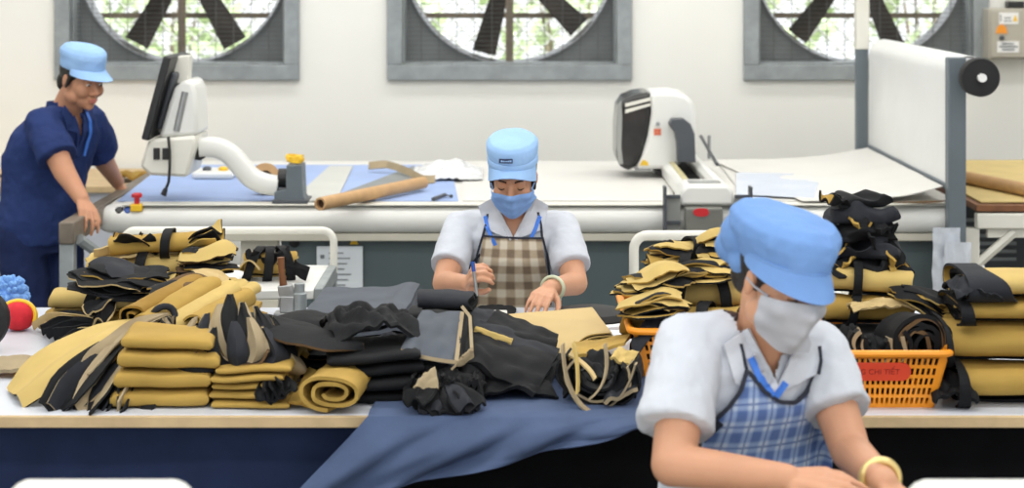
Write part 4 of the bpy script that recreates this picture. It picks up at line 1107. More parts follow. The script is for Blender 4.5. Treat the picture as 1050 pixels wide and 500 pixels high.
# slate panel piece with beige trim
def quad(pts, Ys): return [at(x,y,Y) for (x,y), Y in zip(pts,Ys)]
def qsheet(q, th, mt, mb_, bulge=0, n=18, me=None, seed=0.):
    def fn(u, v):
        p = q[0].lerp(q[1],u).lerp(q[3].lerp(q[2],u),v); w_ = .5*bulge*(nz(u*4+seed,v*4)+.6*math.sin(5*u+3*v+seed)*.5); return p+Vector((.3*w_,-.4*w_,w_*.8))+Vector((0,-bulge*math.sin(PI*u)*math.sin(PI*v),.5*bulge*math.sin(PI*u)*math.sin(PI*v)+.006*nz(u*3+seed,v*3)))
    return MB().sheet(fn, n, n, th, mt, mb_, mt if me is None else me)
q = quad(((411,361),(468,373),(474,322),(433,320)),(4.70,4.68,4.92,4.94))
pn = qsheet(q, .012, 8, 1, .022)
tr = MB()
def strip(mb, a, b, w, mi, off=Vector((0,-.010,.006)), sag=0):
    d = (b-a); s_ = d.normalized().cross(Vector((0,-1,.25))).normalized()
    mb.sheet(lambda u, v: a.lerp(b,u)+s_*(v-.5)*w+off+Vector((0,0,-sag*math.sin(PI*u))), 10, 3, .005, mi, mi)
strip(tr, q[0], q[1], .009, 2, sag=.004); strip(tr, q[1], q[2], .010, 2)
strip(tr, at(484,362,4.68), at(482,326,4.86), .008, 2); strip(tr, at(482,326,4.86), at(474,316,4.9), .008, 2)
sd = qsheet(quad(((468,373),(486,362),(484,325),(474,322)),(4.68,4.75,4.95,4.92)), .01, 1, 1, .01)
tri = qsheet(quad(((463,379),(486,366),(484,356),(474,366)),(4.655,4.68,4.68,4.66)), .006, 2, 2, .004)
und = place(crumple(.19,.20,.10,5.5,3,.01,(1,1,1)), px(448,4.84), 4.86, T+.02)
lay = [qsheet([p+Vector((0.0,.012,-.016*(k_+1)+.0)) for p in q], .009, 1, 1, .02, seed=k_*3.) for k_ in range(3)]
bundle('slate grey panel with beige trim draped over the central black pile', (px(448,4.84),4.85,T+.02), [('panel', pn), ('trim', tr), ('side_panel', sd), ('facing', tri), ('padding', und)]+[('inner_layer', l) for l in lay])
# grey fold lying on top
f = place(spiral_roll(.135,.075,.024,1.8,6.2,.007,mts=(3,1,1),n=18), px(457,5.02), 5.05, .985, R(-6), R(2))
bundle('dark grey folded cloth on top of the trimmed panel pile', (px(457,5.0),5.0,.95), [('folded_cloth', f)], 'folded fabric', None, 'folded_fabric')
f = pads(px(452,5.12),5.16,T,.17,.22,[.05,.05,.05],23)
for i, mb in enumerate(f): tag(obj('folded_fabric', dyn(mb,1), MATS), f'black folded piece, {["bottom","middle","topmost"][i]} of the stack behind the trimmed panel', 'folded fabric', 'black stack behind the trimmed panel')
# black ruffles hanging over the edge
g = MB()
random.seed(16)
rf = []
for i, (x, y, w, h, sd_) in enumerate(((446,398,.12,.075,41),(470,395,.10,.07,43),(458,420,.15,.06,45))):
    c_ = at(x, y+16, 4.60); rf.append(('ruffled_strips', place(ruffle(w,h,.14,sd_,4,.006,mts=(1,1,1)), c_.x, 4.60-.03*(i==2), max(T+.008, c_.z) if i<2 else T-.012, R(rnd(-10,10)))))
cr = place(crumple(.185,.16,.085,12.5,4,.008,(1,1,1)), px(456,4.68), 4.70, T+.012)
rf.append(('crumpled_cloth', cr))
wt = qsheet(quad(((424,398),(450,398),(446,376),(434,384)),(4.56,4.56,4.60,4.58)), .005, 2, 2, .006); rf.append(('facing', wt))
random.seed(44)
dr = fan_to(at(456,392,4.63), [(at(424+9.5*i, 413+6*math.sin(PI*i/7)*2.1+rnd(-3,3), 4.53+.012*(i%2)), .075, [1,1,3,1,1,1,3,1][i], 1, rnd(-.03,.03)) for i in range(8)], 5, .006)
rf.append(('hanging_folds', dr))
bundle('ruffled black pieces sagging over the table edge onto the denim', (px(456,4.66),4.62,T), rf)
# scissors and trim on top
# dark panels right of centre
random.seed(17)
dp = []
dp.append(('panel', qsheet(quad(((480,374),(548,404),(570,368),(484,338)),(4.72,4.66,4.86,4.94)), .012, 1, 1, .03, me=1)))
dp.append(('panel', qsheet(quad(((484,358),(560,388),(574,358),(492,330)),(4.86,4.80,4.96,5.02)), .010, 3, 1, .026, me=2, seed=4)))
dp.append(('panel', qsheet(quad(((486,348),(566,372),(572,345),(510,318)),(4.95,4.88,5.08,5.14)), .010, 1, 1, .03, me=2, seed=7)))
dp.append(('panel', qsheet(quad(((474,330),(500,342),(512,322),(478,312)),(4.96,4.98,5.2,5.2)), .010, 3, 1, .014, me=1)))
dp.append(('facing', qsheet(quad(((486,340),(524,352),(526,348),(488,335)),(4.90,4.87,4.875,4.905)), .005, 4, 4, .002)))
dp.append(('padding', place(crumple(.26,.30,.075,6.6,4,.008,(1,1,1)), px(530,4.98), 4.98, T+.004, R(-20))))
dp.append(('padding', place(crumple(.20,.20,.06,16.6,4,.008,(1,1,1)), px(520,4.76), 4.77, T+.004, R(10))))
bundle('overlapping charcoal panels with thin light edges below the woman', (px(525,4.9),4.9,T), dp)
# pale tan sheets
zz = .885
for i in range(5):
    dx = [0,.006,-.004,.004,0][i]
    c4 = [on(516,347,zz), on(627,341,zz), on(607,315,zz), on(520,322.5,zz)]
    def fn(u, v, i=i):
        p = c4[0].lerp(c4[1],u).lerp(c4[3].lerp(c4[2],u),v); s_ = 1-v
        droop = .055*max(0,s_-.6)/.4*math.exp(-((u-.50)/.17)**2)
        y_ = p.y-.10*s_**3*math.exp(-((u-.52)/.13)**2)
        return (p.x+dx, y_, zz-.03+.0075*i-droop-.02*s_*(1-u)**2+.003*nz(u*3,v*3))
    tag(obj('pale_sheet', MB().sheet(fn, 30, 16, .003, 6, 4, 4), MATS), f'pale tan sheet before the seated woman, {["bottom","second from bottom","middle","second from top","topmost"][i]} of its pile', 'fabric sheet', 'pale tan sheets')
stack(px(566,5.46), 5.42, T, .26, .32, [.022,.022], 31, 'black folded piece', 'the pair under the pale tan sheets', 'black pieces under the tan sheets', mi=1)
# black loops bundle with beige trims at right of the sheets
random.seed(18)
rb = []
lb = ruffle(.185,.135,.22,51,4,.006,mts=(1,1,2)); rb.append(('looped_strips', place(lb, px(614,4.62), 4.62, T+.004, R(-6))))
for i, (x0, y0, xm, ym, x1, y1, mi) in enumerate(((577,352,578,405,604,421,2),(604,424,640,418,652,372,2),(620,352,628,392,604,408,2),(588,350,594,380,592,402,4),(584,362,606,376,610,388,6))):
    a = at(x0,y0,4.66); b = at(xm,ym,4.60); c_ = at(x1,y1,4.575)
    m = MB()
    def fn(u, v, a=a, b=b, c_=c_): return a*(1-u)**2+b*2*u*(1-u)+c_*u*u+Vector((.005*(v-.5)*2*.6,.012*v-.012,.004*(v-.5)))
    m.sheet(fn, 20, 3, .005, mi, 1, mi); rb.append(('trim', m))
rb.append(('dark_panel', qsheet(quad(((620,414),(654,398),(656,362),(628,366)),(4.585,4.60,4.85,4.84)), .01, 3, 1, .016, me=2)))
rb.append(('top_piece', qsheet(quad(((584,370),(640,352),(648,343),(590,352)),(4.78,4.86,5.1,5.1)), .008, 0, 1, .012)))
rb.append(('top_piece', qsheet(quad(((626,368),(646,374),(655,362),(634,356)),(4.70,4.70,4.82,4.82)), .006, 4, 1, .01)))
rb.append(('padding', place(crumple(.17,.2,.10,26.6,4,.008,(1,1,1)), px(612,4.8), 4.78, T+.01)))
bundle('looped black bundle with beige trims right of the charcoal panels', (px(614,4.7),4.7,T), rb)
random.seed(78)
def fn(u, v): return (px(488,5.75)+.115*u+.01*nz(v*3,u), 5.70+.24*v, T+.008+.006*nz(u*5,v*5)+.01*math.sin(PI*u))
tag(obj('black_cloth_piece', MB().sheet(fn, 12, 10, .006, 1), MATS), 'flat black cloth on the table between the seated woman\'s hands', 'fabric piece')
# white tray, black round cushion, small card
t = thing('paper_tray', 'white paper lying right of the pale tan sheets', 'paper', (px(634,5.5),5.5,T))
obj('sheet', MB().sheet(lambda u, v: (px(612,5.5)+.155*u, 5.18+.42*v, T+.004+.004*nz(u*3,v*3)), 10, 10, .004), M['paper'], t)
t = thing('round_cushion', 'flat round black cushion at the back behind the pale tan sheets', 'cushion', (px(606,5.84),5.84,T))
obj('pad', MB().lathe([(0,0),(.10,0),(.118,.010),(.12,.02),(.108,.036),(.07,.044),(0,.047)], (px(606,5.74),5.74,T), 36), M['rubber'], t)
obj('tray_rim', MB().lathe([(.122,.001),(.14,.001),(.143,.012),(.138,.016),(.124,.016),(.122,.001)], (px(606,5.74),5.74,T), 36), M['labelw'], t)
t = tag(obj('small_box', MB().box((px(503,5.5),5.50,T+.0),(px(520,5.5),5.56,T+.07)), M['offwhite'], bevel=.003), 'small off white box between the woman and the charcoal panels', 'box')

# ================================================================== right of the table: baskets
def basket(label, x0, x1, y0, y1, h, z=T, flare=.03, text=False, bands=5, group=None):
    t = thing('plastic_basket', label, 'basket', ((x0+x1)/2,(y0+y1)/2,z), group)
    w = x1-x0; d = y1-y0
    def wall(A, B, out):
        """slotted side between bottom corners A,B leaning outward"""
        A = Vector(A); B = Vector(B); o = Vector(out); L_ = (B-A).length; dx = (B-A).normalized(); mb = MB(); n = int(L_/.0115)
        def quadbox(u0, u1, v0, v1, th=.004):
            def P_(u, v, k_): return A+dx*(u*(1)+ (2*u/L_-1)*flare*v) + o*(flare*v+k_*th) + Vector((0,0,h*v))
            vs = [P_(u,v,k_) for k_ in (0,1) for u, v in ((u0,v0),(u1,v0),(u1,v1),(u0,v1))]
            mb._add(vs, [(0,1,2,3),(7,6,5,4),(0,4,5,1),(1,5,6,2),(2,6,7,3),(3,7,4,0)])
        for b_ in range(bands+1):
            v = b_/bands*.9; quadbox(0, L_, v, v+(.06 if b_ else .07))
        quadbox(0, L_, .9, 1)
        for i in range(n+1):
            u = L_*i/n; quadbox(max(0,u-.0026), min(L_,u+.0026), 0, .95, .0035)
        for u in (0,L_-.014): quadbox(u, u+.014, 0, 1, .005)
        return mb
    for nm, A, B, o in (('front_side',(x0,y0,z),(x1,y0,z),(0,-1,0)),('back_side',(x1,y1,z),(x0,y1,z),(0,1,0)),('left_side',(x0,y1,z),(x0,y0,z),(-1,0,0)),('right_side',(x1,y0,z),(x1,y1,z),(1,0,0))):
        obj(nm, wall(A,B,o), M['orange'], t, smooth=0)
    obj('bottom', MB().box((x0,y0,z+.001),(x1,y1,z+.006)), M['orange'], t)
    e = flare+.012; r_ = MB(); zz = z+h
    pts = []
    for cx, cy, a0 in ((x1+e-.03,y1+e-.03,0),(x0-e+.03,y1+e-.03,90),(x0-e+.03,y0-e+.03,180),(x1+e-.03,y0-e+.03,270)):
        for k_ in range(6): a = R(a0+90*k_/5); pts.append(Vector((cx+.03*math.cos(a),cy+.03*math.sin(a),zz)))
    r_.tube(pts, .009, 8, 0, False, True); obj('rim', r_, M['orange'], t)
    if text:
        lm = MB(); yl = y0-.4*flare-.010
        xa, xb = text; za, zb = z+h*.50, z+h*.83
        n_ = 8; pl = [(xa,za),(xb-.02,za)]+[(xb-.02+.02*math.sin(R(180*i/n_)), za+(zb-za)*(.5-.5*math.cos(R(180*i/n_)))) for i in range(1,n_)]+[(xb-.02,zb),(xa,zb)]
        ta = math.atan2(flare,h); mm = Matrix.Translation((0,y0-flare*.66-.006,z+h*.66)) @ Matrix.Rotation(ta,4,'X') @ Matrix.Translation((0,-(y0-flare*.66-.006),-(z+h*.66)))
        lm.prism(pl, y0-flare*.66-.008, y0-flare*.66-.004); lm.xf(mm); lo = obj('red_label', lm, M['redlabel'], t)
        cu = bpy.data.curves.new('txt','FONT'); cu.body = '\u0110\u1ed2 \u0110\u1ef0NG CHI TI\u1ebeT'; cu.size = .032; cu.extrude = .0006; cu.align_x = 'CENTER'; cu.align_y = 'CENTER'
        to = bpy.data.objects.new('txt', cu); C.objects.link(to); dg = bpy.context.evaluated_depsgraph_get(); dg.update()
        me = bpy.data.meshes.new_from_object(to.evaluated_get(dg)); bpy.data.objects.remove(to)
        me.materials.clear(); me.materials.append(M['redink'])
        xs_ = [v.co.x for v in me.vertices]; sc_ = (xb-xa)*.80/(max(xs_)-min(xs_))
        me.transform(mm @ Matrix.Translation(((xa+xb)/2-.006,y0-flare*.66-.0085,(za+zb)/2)) @ Matrix.Rotation(PI/2,4,'X') @ Matrix.Scale(sc_,4))
        put_mesh('label_lettering', me, lo, True)
    return t
BX0, BX1, BY0, BY1 = .70, 1.00, 4.645, 5.02
basket('orange slotted basket with a red label at the front right of the table', BX0, BX1, BY0, BY1, .135, text=(.735,.945))
basket('orange slotted basket behind the standing woman at the table back', .34, .62, 4.95, 5.42, .13)
# --- contents of the front right basket
random.seed(19)
g = []
rr_ = ruffle(.13,.155,.16,61,6,.010,loops=6,mts=(1,1,5),open_up=False); g.append(('looped_strips', place(rr_, px(945,4.66), 4.665, T+.055, R(8))))
rr_ = ruffle(.135,.15,.16,68,6,.010,loops=7,mts=(1,1,2),open_up=True); g.append(('looped_strips', place(rr_, px(903,4.66), 4.66, T+.06, R(-6))))
bundle('looped black strips packed in the right side of the front basket', (px(925,4.7),4.7,T+.05), g)
g = [('crumpled_cloth', place(crumple(.13,.2,.12,31.2,4,.008,(1,1,0)), px(868,4.74), 4.76, T+.06, R(20)))]
bundle('crumpled black cloth in the front basket beside the standing woman', (px(868,4.74),4.76,T+.05), g, 'fabric piece', None, 'crumpled_cloth')
o = tag(obj('pale_strip', place(dyn(crumple(.16,.06,.03,14.4,3,.006),6), px(905,4.84), 4.86, T+.19, R(10)), MATS), 'pale strip lying over the black loops in the front basket', 'fabric strip')
strapped('lower mustard roll with a black strap at the back of the front basket', px(884,4.98), 4.93, T+.185, .22, .06, .034, 3.8, [(.35,.4)], R(-6), mts=(0,1,1))
strapped('upper mustard roll with a black strap under the dark stack', px(884,4.98), 4.945, T+.255, .22, .058, .034, 5.8, [(.4,0)], R(-5), R(4), mts=(4,1,1))
random.seed(20)
def dk(label, x, y, Y, w, d, h, seed, rz=0, mts=(1,0,0), fl=3):
    p_ = at(x,y,Y); tag(obj('crumpled_cloth', place(crumple(w,d,h,seed,fl,.009,mts,.2), p_.x, Y, p_.z, R(rz)), MATS), label, 'fabric piece')
zst = at(893,281,5.0).z
dlab = ['black padded piece, lowest of the dark stack on the right pile','charcoal padded piece, second from the bottom of the dark stack on the right','black padded piece, third from the bottom of the dark stack on the right','charcoal padded piece, second from the top of the dark stack on the right','topmost padded black piece of the dark stack on the right']
for i, (w, d, h, xx, mi, rz_) in enumerate(((.215,.19,.044,889,1,4),(.20,.18,.044,887,3,-10),(.185,.17,.044,885,1,14),(.165,.15,.040,880,3,-6),(.13,.12,.03,872,1,18))):
    mb = pads(px(xx,5.0), 5.02, zst, w, d, [h], 90+i, R(rz_))[0]
    for p in mb.v:
        k_ = (p.z-zst)/h; p.z += .034*nz(p.x*17+i*5,p.y*16)*k_+.008*math.sin(p.x*46+i*2)*k_; p.x += .035*nz(p.z*26,i*3.,p.y*11); p.y += .030*nz(p.x*18,p.z*24,i*2.)
    tag(obj('padded_piece', dyn(mb,mi), MATS), dlab[i], 'fabric piece'); zst += h
g = []
for i, (x, y, xx, yy) in enumerate(((872,214,846,207),(868,222,884,236),(902,240,918,274),(906,256,922,290),(880,264,858,276),(884,238,902,252),(868,246,852,262),(896,226,910,240))):
    a = at(x,y,4.985); b = at(xx,yy,4.93); m = fan_to(a, [(b,.06,[0,1,1,0,1,3,1,1][i],[1,0,0,1,0,1,0,1][i],.02)], 3, .006); g.append(('flap', m))
bundle('mustard lined black flaps hanging from the dark stack', at(890,262,4.93), g, 'fabric piece', None, 'fabric_flaps')
random.seed(21)
g = [('pieces', place(leaves(8,.15,.12,.06,71,[(1,0),(0,1),(1,4),(1,1)],.4,1.2), px(944,4.87), 4.88, T+.185, R(-20), R(25)))]
bundle('small spray of mustard edged black pieces beside the clear sleeves', (px(944,4.87),4.88,T+.18), g)
# --- contents of the rear basket
random.seed(22)
for i, (x, y, Y, L_, rx, rz_, sd_, rot, lab) in enumerate(((700,330,5.08,.30,.075,.04,2.1,-14,'front mustard roll with a black strap in the rear basket'),(712,300,5.2,.30,.075,.04,2.9,6,'second mustard roll with a black strap in the rear basket'),(718,276,5.30,.27,.07,.036,6.3,-4,'third mustard roll with a black strap higher in the rear basket pile'),(722,258,5.36,.20,.06,.03,7.3,10,'topmost strapped mustard roll in the rear basket pile'))):
    p_ = at(x,y,Y); strapped(lab, p_.x, Y, p_.z, L_, rx, rz_, sd_, [(.3,.5),(.72,-.3)], R(rot), mts=(4 if i%2 else 0,1,1), flare=.25, sw=.03)
lab = ['jagged pieces at the front left corner of the rear basket','jagged mustard pieces over the left end of the rear basket rolls','small jagged pieces high on the left of the rear basket pile','jagged pieces at the top right of the rear basket pile by the cap','black edged pieces at the middle of the rear basket pile']
for i, (x, y, Y, w, d, h, sd_, rot) in enumerate(((672,322,5.0,.16,.2,.05,81,-30),(670,298,5.12,.19,.2,.06,83,-10),(690,268,5.34,.15,.16,.05,85,10),(744,268,5.24,.12,.16,.09,87,30),(715,288,5.17,.2,.12,.05,89,-20))):
    p_ = at(x,y,Y); bundle(lab[i], p_, [('cut_pieces', place(leaves(8,w,d,h,sd_,[(4,1),(1,0),(4,0),(0,1),(1,4)],.45,1.2), p_.x, Y, p_.z, R(rot), R(-6)))])
def fn(u, v):
    a = at(648+44*u, 352-34*u**.8, 4.93+.1*u); return a+Vector((.0,.12*(v-.5),-.04*(2*v-1)**2+.05*math.sin(PI*u)*.5))
tag(obj('charcoal_sleeve', MB().sheet(lambda u, v: Vector(fn(u,v)), 16, 12, .008, 3, 1, 1), MATS), 'smooth charcoal piece curving over the rim of the rear basket', 'fabric piece')
stack(.48, 5.19, T+.008, .26, .42, [.04,.04,.035,.035], 61, 'folded fabric piece', 'the rear orange basket', 'mustard pieces filling the rear basket', mi=[0,1,0,4])
stack(.85, 4.86, T+.008, .26, .30, [.045,.045,.045], 63, 'folded fabric piece', 'the front orange basket', 'mustard pieces filling the front basket', mi=[1,0,1])
# --- second trolley handle
zt2 = .80
x0_ = px(650,6.4); 
zr = CAMH-(241-HOR)*6.4/F
t = thing('trolley', 'white tube framed trolley behind the rear orange basket', 'trolley', (.75,6.4,0))
obj('top_board', MB().box((x0_-.01,6.15,.74),(1.1,6.62,.77)), M['white'], t, bevel=.004)
obj('handle', MB().tube([Vector((x0_,6.4,.75))]+arc(x0_+.045,zr-.045,.045,180,90,6.4)+arc(1.05,zr-.045,.045,90,0,6.4)+[Vector((1.095,6.4,.75))], .016, 14), M['offwhite'], t)
for x in (x0_+.01,1.07):
    for y in (6.18,6.59): obj('leg', MB().box((x-.018,y-.018,0),(x+.018,y+.018,.74)), M['galv'], t, bevel=.003)

# --- mustard rolls at the right edge
random.seed(23)
labs = ['lowest of the large mustard rolls at the right edge, black lining showing','second large mustard roll from the bottom at the right edge','third large mustard roll from the bottom at the right edge, black lip','topmost large mustard roll at the right edge with a grey end']
for i, (xl_, zc, rx, rz_, Y, mi) in enumerate(((985,.851,.115,.047,4.71,0),(970,.941,.125,.047,4.75,0),(984,1.017,.115,.025,4.76,0),(990,1.076,.115,.030,4.78,4))):
    L_ = .62; xa = px(xl_,Y-.06); x = xa+L_/2
    ps = [('rolled_cloth', place(spiral_roll(L_, rx, rz_, 1.7, 31+i*2.3, .010, mts=(mi,1,1), flare=.03, n=26), x, Y, zc, R(-1.5+1*i)))]
    # dark lining turned back over the end
    lin_ = MB()
    def fn(u, v, i=i, rx=rx, rz_=rz_):
        a = R(-60)+R(300)*u; w = [.022,.012,.03,.085][i]*(1+.3*nz(u*3,i)); ca, sa = math.cos(a), math.sin(a)
        return (-L_/2-.012+w*v*(1.2-.4*math.sin(a)), (rx+.006)*math.copysign(abs(ca)**.8,ca)*1.05, (rz_+.004)*math.copysign(abs(sa)**.8,sa)*1.10)
    lin_.sheet(fn, 40, 6, .006, 3 if i==3 else 1)
    ps.append(('turned_lining', place(lin_, x, Y, zc, R(-1.5+1*i))))
    bundle(labs[i], (x,Y,zc-rz_), ps, 'fabric roll', 'large mustard rolls at the right edge', 'fabric_roll')
dk('black cloth squeezed under the left ends of the large rolls', 972, 408, 4.68, .10, .16, .06, 57.5, 0, (1,1,1))
dk('slate grey cloth draped over the left end of the topmost roll', 996, 304, 4.72, .10, .16, .05, 59.5, 0, (3,1,1))
dk('mustard scrap between the front basket and the large rolls', 978, 338, 4.86, .09, .12, .06, 53.5, 30, (0,1,1))

# ================================================================== near table and machine heads at the bottom edge of the picture
t = thing('near_table', 'pale work table nearest the camera below the picture edge', 'work table', (0,2.9,0))
obj('table_top', MB().box((-1.6,2.3,.70),(1.6,3.60,.73)), M['offwhite'], t, bevel=.003)
for x in (-1.5,1.5):
    for y in (2.4,3.5): obj('leg', MB().box((x-.025,y-.025,0),(x+.025,y+.025,.70)), M['galv'], t)
def machine(x0, x1, label, flip):
    Y = 3.0; zt_ = CAMH-(489-HOR)*(Y+.12)/F
    t = thing('sewing_machine', label, 'sewing machine', ((x0+x1)/2,Y,.73))
    hd = x0 if flip else x1
    obj('arm', MB().prism([(x0,zt_-.10),(x1,zt_-.10),(x1,zt_-.02),(x1-.012,zt_-.004),(x1-.03,zt_),(x0+.03,zt_),(x0+.012,zt_-.004),(x0,zt_-.02)], Y, Y+.12), M['white'], t, bevel=.012)
    a, b = (x0,x0+.10) if flip else (x1-.10,x1)
    obj('head', MB().box((a,Y+.005,zt_-.20),(b,Y+.115,zt_-.09)), M['white'], t, bevel=.01)
    a, b = (x1-.12,x1) if flip else (x0,x0+.12)
    obj('column', MB().box((a,Y,.76),(b,Y+.12,zt_-.09)), M['white'], t, bevel=.01)
    obj('bed', MB().box((x0,Y-.03,.731),(x1,Y+.15,.765)), M['white'], t, bevel=.005)
    hx = (x0+.05) if flip else (x1-.05)
    obj('needle_bar', MB().tube([(hx,Y+.06,zt_-.19),(hx,Y+.06,.80)], .005, 8), M['steel'], t)
machine(-.80, (187-525)*3.0/F, 'white sewing machine arm cut off at the bottom left corner', False)
machine((944-525)*3.0/F, 1.05, 'white sewing machine arm cut off at the bottom right corner', True)
random.seed(31)
# ================================================================== people
def head_mtx(c, yaw, pitch, roll=0):
    return Matrix.Translation(c) @ Matrix.Rotation(R(yaw),4,'Z') @ Matrix.Rotation(R(pitch),4,'X') @ Matrix.Rotation(R(roll),4,'Y')
def add_head(mb, H, k=1.0):
    """head solids in a frame facing -y, scaled by k; H places them"""
    def E(c, r, rot=None):
        m = H.to_3x3() @ (rot.to_3x3() if rot else Matrix.Identity(3))
        mb.ell(H @ (Vector(c)*k), [x*k for x in r], m, 22, 16)
    def Cp(a, ra, b, rb): mb.capsule(H @ (Vector(a)*k), ra*k, H @ (Vector(b)*k), rb*k, 14)
    E((0,.014,.035),(.074,.094,.086)); E((0,-.026,-.02),(.064,.064,.092))
    E((0,-.040,-.078),(.046,.046,.040)); E((0,-.070,-.100),(.022,.018,.018))
    for s in (-1,1):
        E((s*.036,-.062,-.036),(.028,.028,.030)); Cp((s*.012,-.088,.018),.010,(s*.042,-.076,.016),.010)
        E((s*.031,-.0775,-.004),(.0165,.013,.0115)); E((s*.0115,-.096,-.043),(.0095,.011,.008))
        E((s*.074,.012,-.012),(.010,.018,.030), Matrix.Rotation(R(18)*s,4,'Z')); E((s*.050,-.012,-.070),(.020,.040,.030))
    Cp((0,-.086,.002),.0085,(0,-.106,-.036),.0125)
    E((0,-.090,-.067),(.022,.010,.0065)); E((0,-.088,-.078),(.018,.010,.007))
    E((0,.030,-.055),(.055,.058,.06))
def add_hand(mb, W, d, n, side, curl, k=1.0, spread=.10, thumb=(.6,.35), bend=None):
    """palm and five fingers. W wrist, d finger direction, n back of the hand, side +1: thumb lies towards d x n"""
    d = Vector(d).normalized(); n = (Vector(n)-d*Vector(n).dot(d)).normalized(); x = d.cross(n)*side
    W = Vector(W)
    P = lambda a, b, c=0: W+(d*a+x*b+n*c)*k
    K = [P(.083,.030,.002),P(.088,.009,.004),P(.083,-.012,.003),P(.074,-.030,0)]
    for i, kk in enumerate(K):
        mb.capsule(P(.004,.012-.008*i,0), .0145*k, kk, .0105*k, 12)
    mb.ell(P(.045,.002,-.006), (.030*k,.030*k,.013*k), Matrix((x,d,n)).transposed())
    mb.ell(P(.030,.022,-.010), (.015*k,.026*k,.013*k), Matrix((x,d,n)).transposed())
    mb.capsule(P(-.03,0), .024*k, P(.01,0), .021*k, 14)
    L_ = [(.040,.025,.019),(.045,.028,.021),(.041,.026,.020),(.032,.020,.018)]
    for i, kk in enumerate(K):
        c = curl[i] if isinstance(curl,(list,tuple)) else curl
        ang = 0; p = kk; sp = spread*(1.5-i)
        dd0 = (d+x*sp).normalized(); r_ = [.0092,.0096,.0092,.0080][i]
        for j, seg in enumerate(L_[i]):
            ang += c*[.75,1.0,.7][j]
            dd = dd0*math.cos(ang)-n*math.sin(ang); q = p+dd*seg*k
            mb.capsule(p, r_*k*(1-.08*j), q, r_*k*(1-.08*(j+1)), 12); p = q
    t0 = P(.022,.026,-.006); td = (d*(1-thumb[0])+x*thumb[0]-n*thumb[1]).normalized(); t1 = t0+td*.036*k
    td2 = (td+d*.5-x*.25-n*.1).normalized(); t2 = t1+td2*.030*k; td3 = (td2+d*.35-x*.15).normalized(); t3 = t2+td3*.022*k
    mb.capsule(t0,.0135*k,t1,.0115*k,12); mb.capsule(t1,.0112*k,t2,.0102*k,12); mb.capsule(t2,.0100*k,t3,.0085*k,12)
def ring(c, ax, ay, rx, ry, n=28, p=.85):
    return [Vector(c)+ax*(rx*math.copysign(abs(math.cos(a))**p,math.cos(a)))+ay*(ry*math.copysign(abs(math.sin(a))**p,math.sin(a))) for a in [2*PI*i/n for i in range(n)]]
def torso(mb, levels, yaw):
    """levels: (centre, half width, half depth); width axis along the yawed x"""
    ax = Matrix.Rotation(R(yaw),3,'Z') @ Vector((1,0,0)); ay = Matrix.Rotation(R(yaw),3,'Z') @ Vector((0,1,0))
    rings = [ring(c, ax, ay, w, d) for c, w, d in levels]; mb.loft(rings)
def limb(mb, pts, radii, seg=18):
    for (a, b), (ra, rb) in zip(zip(pts,pts[1:]), zip(radii,radii[1:])): mb.capsule(a, ra, b, rb, seg)
def hem_sleeve(mb, a, ra, b, rb, flat=None):
    """sleeve whose lower end stops at a clean hem"""
    a = Vector(a); b = Vector(b); d = (b-a).normalized()
    pts = [a-d*ra*.8, a-d*ra*.45, a, a.lerp(b,.5), b-d*.004, b]; mb.tube(pts, [ra*.5, ra*.88, ra, (ra+rb)/2*1.01, rb, rb*.985], 24)
def front_sheet(bvh, pts_fn, nu, nv, dirv, off, th, mats_i=0, uv=False, smooth=2, start=.5, dfl=0.0):
    """a panel of cloth laid on what is underneath: each point is dropped along dirv onto the body"""
    dirv = Vector(dirv).normalized(); g = []
    for i in range(nu+1):
        row = []
        for j in range(nv+1):
            p = Vector(pts_fn(i/nu, j/nv)); h = bvh.ray_cast(p-dirv*start, dirv)
            row.append((h[0]-dirv*off) if h[0] is not None else None)
        g.append(row)
    for i in range(nu+1):
        for j in range(nv+1):
            if g[i][j] is None:
                best = None
                for a in range(nu+1):
                    for b in range(nv+1):
                        if g[a][b] is not None:
                            dd = (a-i)**2+(b-j)**2
                            if best is None or dd < best[0]: best = (dd, g[a][b])
                p = Vector(pts_fn(i/nu,j/nv)); q = best[1]; g[i][j] = p-dirv*((p-q).dot(dirv))
    # depth along dirv never dips sharply: relax it
    base = [[Vector(pts_fn(i/nu,j/nv)) for j in range(nv+1)] for i in range(nu+1)]
    dep = [[(g[i][j]-base[i][j]).dot(dirv) for j in range(nv+1)] for i in range(nu+1)]
    d0 = [r[:] for r in dep]
    for _ in range(smooth):
        nd = [r[:] for r in dep]
        for i in range(nu+1):
            for j in range(nv+1):
                s_ = 0; c = 0
                for a, b in ((i-1,j),(i+1,j),(i,j-1),(i,j+1)):
                    if 0 <= a <= nu and 0 <= b <= nv: s_ += dep[a][b]; c += 1
                nd[i][j] = min(d0[i][j], s_/c)
        dep = nd
    def fn(u, v):
        i = min(nu, round(u*nu)); j = min(nv, round(v*nv)); return base[i][j]+dirv*dep[i][j]
    mb = MB(); mb.sheet(fn, nu, nv, th, mats_i, mats_i, mats_i, uv); return mb
def path_strip(bvh, pts, w, dirv, off, th, n=24):
    pts = [Vector(p) for p in pts]; L_ = [0]
    for a, b in zip(pts,pts[1:]): L_.append(L_[-1]+(b-a).length)
    dirv = Vector(dirv).normalized()
    def P(u):
        s_ = u*L_[-1]
        for k in range(len(pts)-1):
            if s_ <= L_[k+1] or k == len(pts)-2: return pts[k].lerp(pts[k+1], (s_-L_[k])/max(1e-6,L_[k+1]-L_[k])), (pts[k+1]-pts[k]).normalized()
    def f(u, v):
        p, t_ = P(u); s_ = t_.cross(dirv).normalized(); return p+s_*(v-.5)*w
    return front_sheet(bvh, f, n, 3, dirv, off, th, smooth=2)
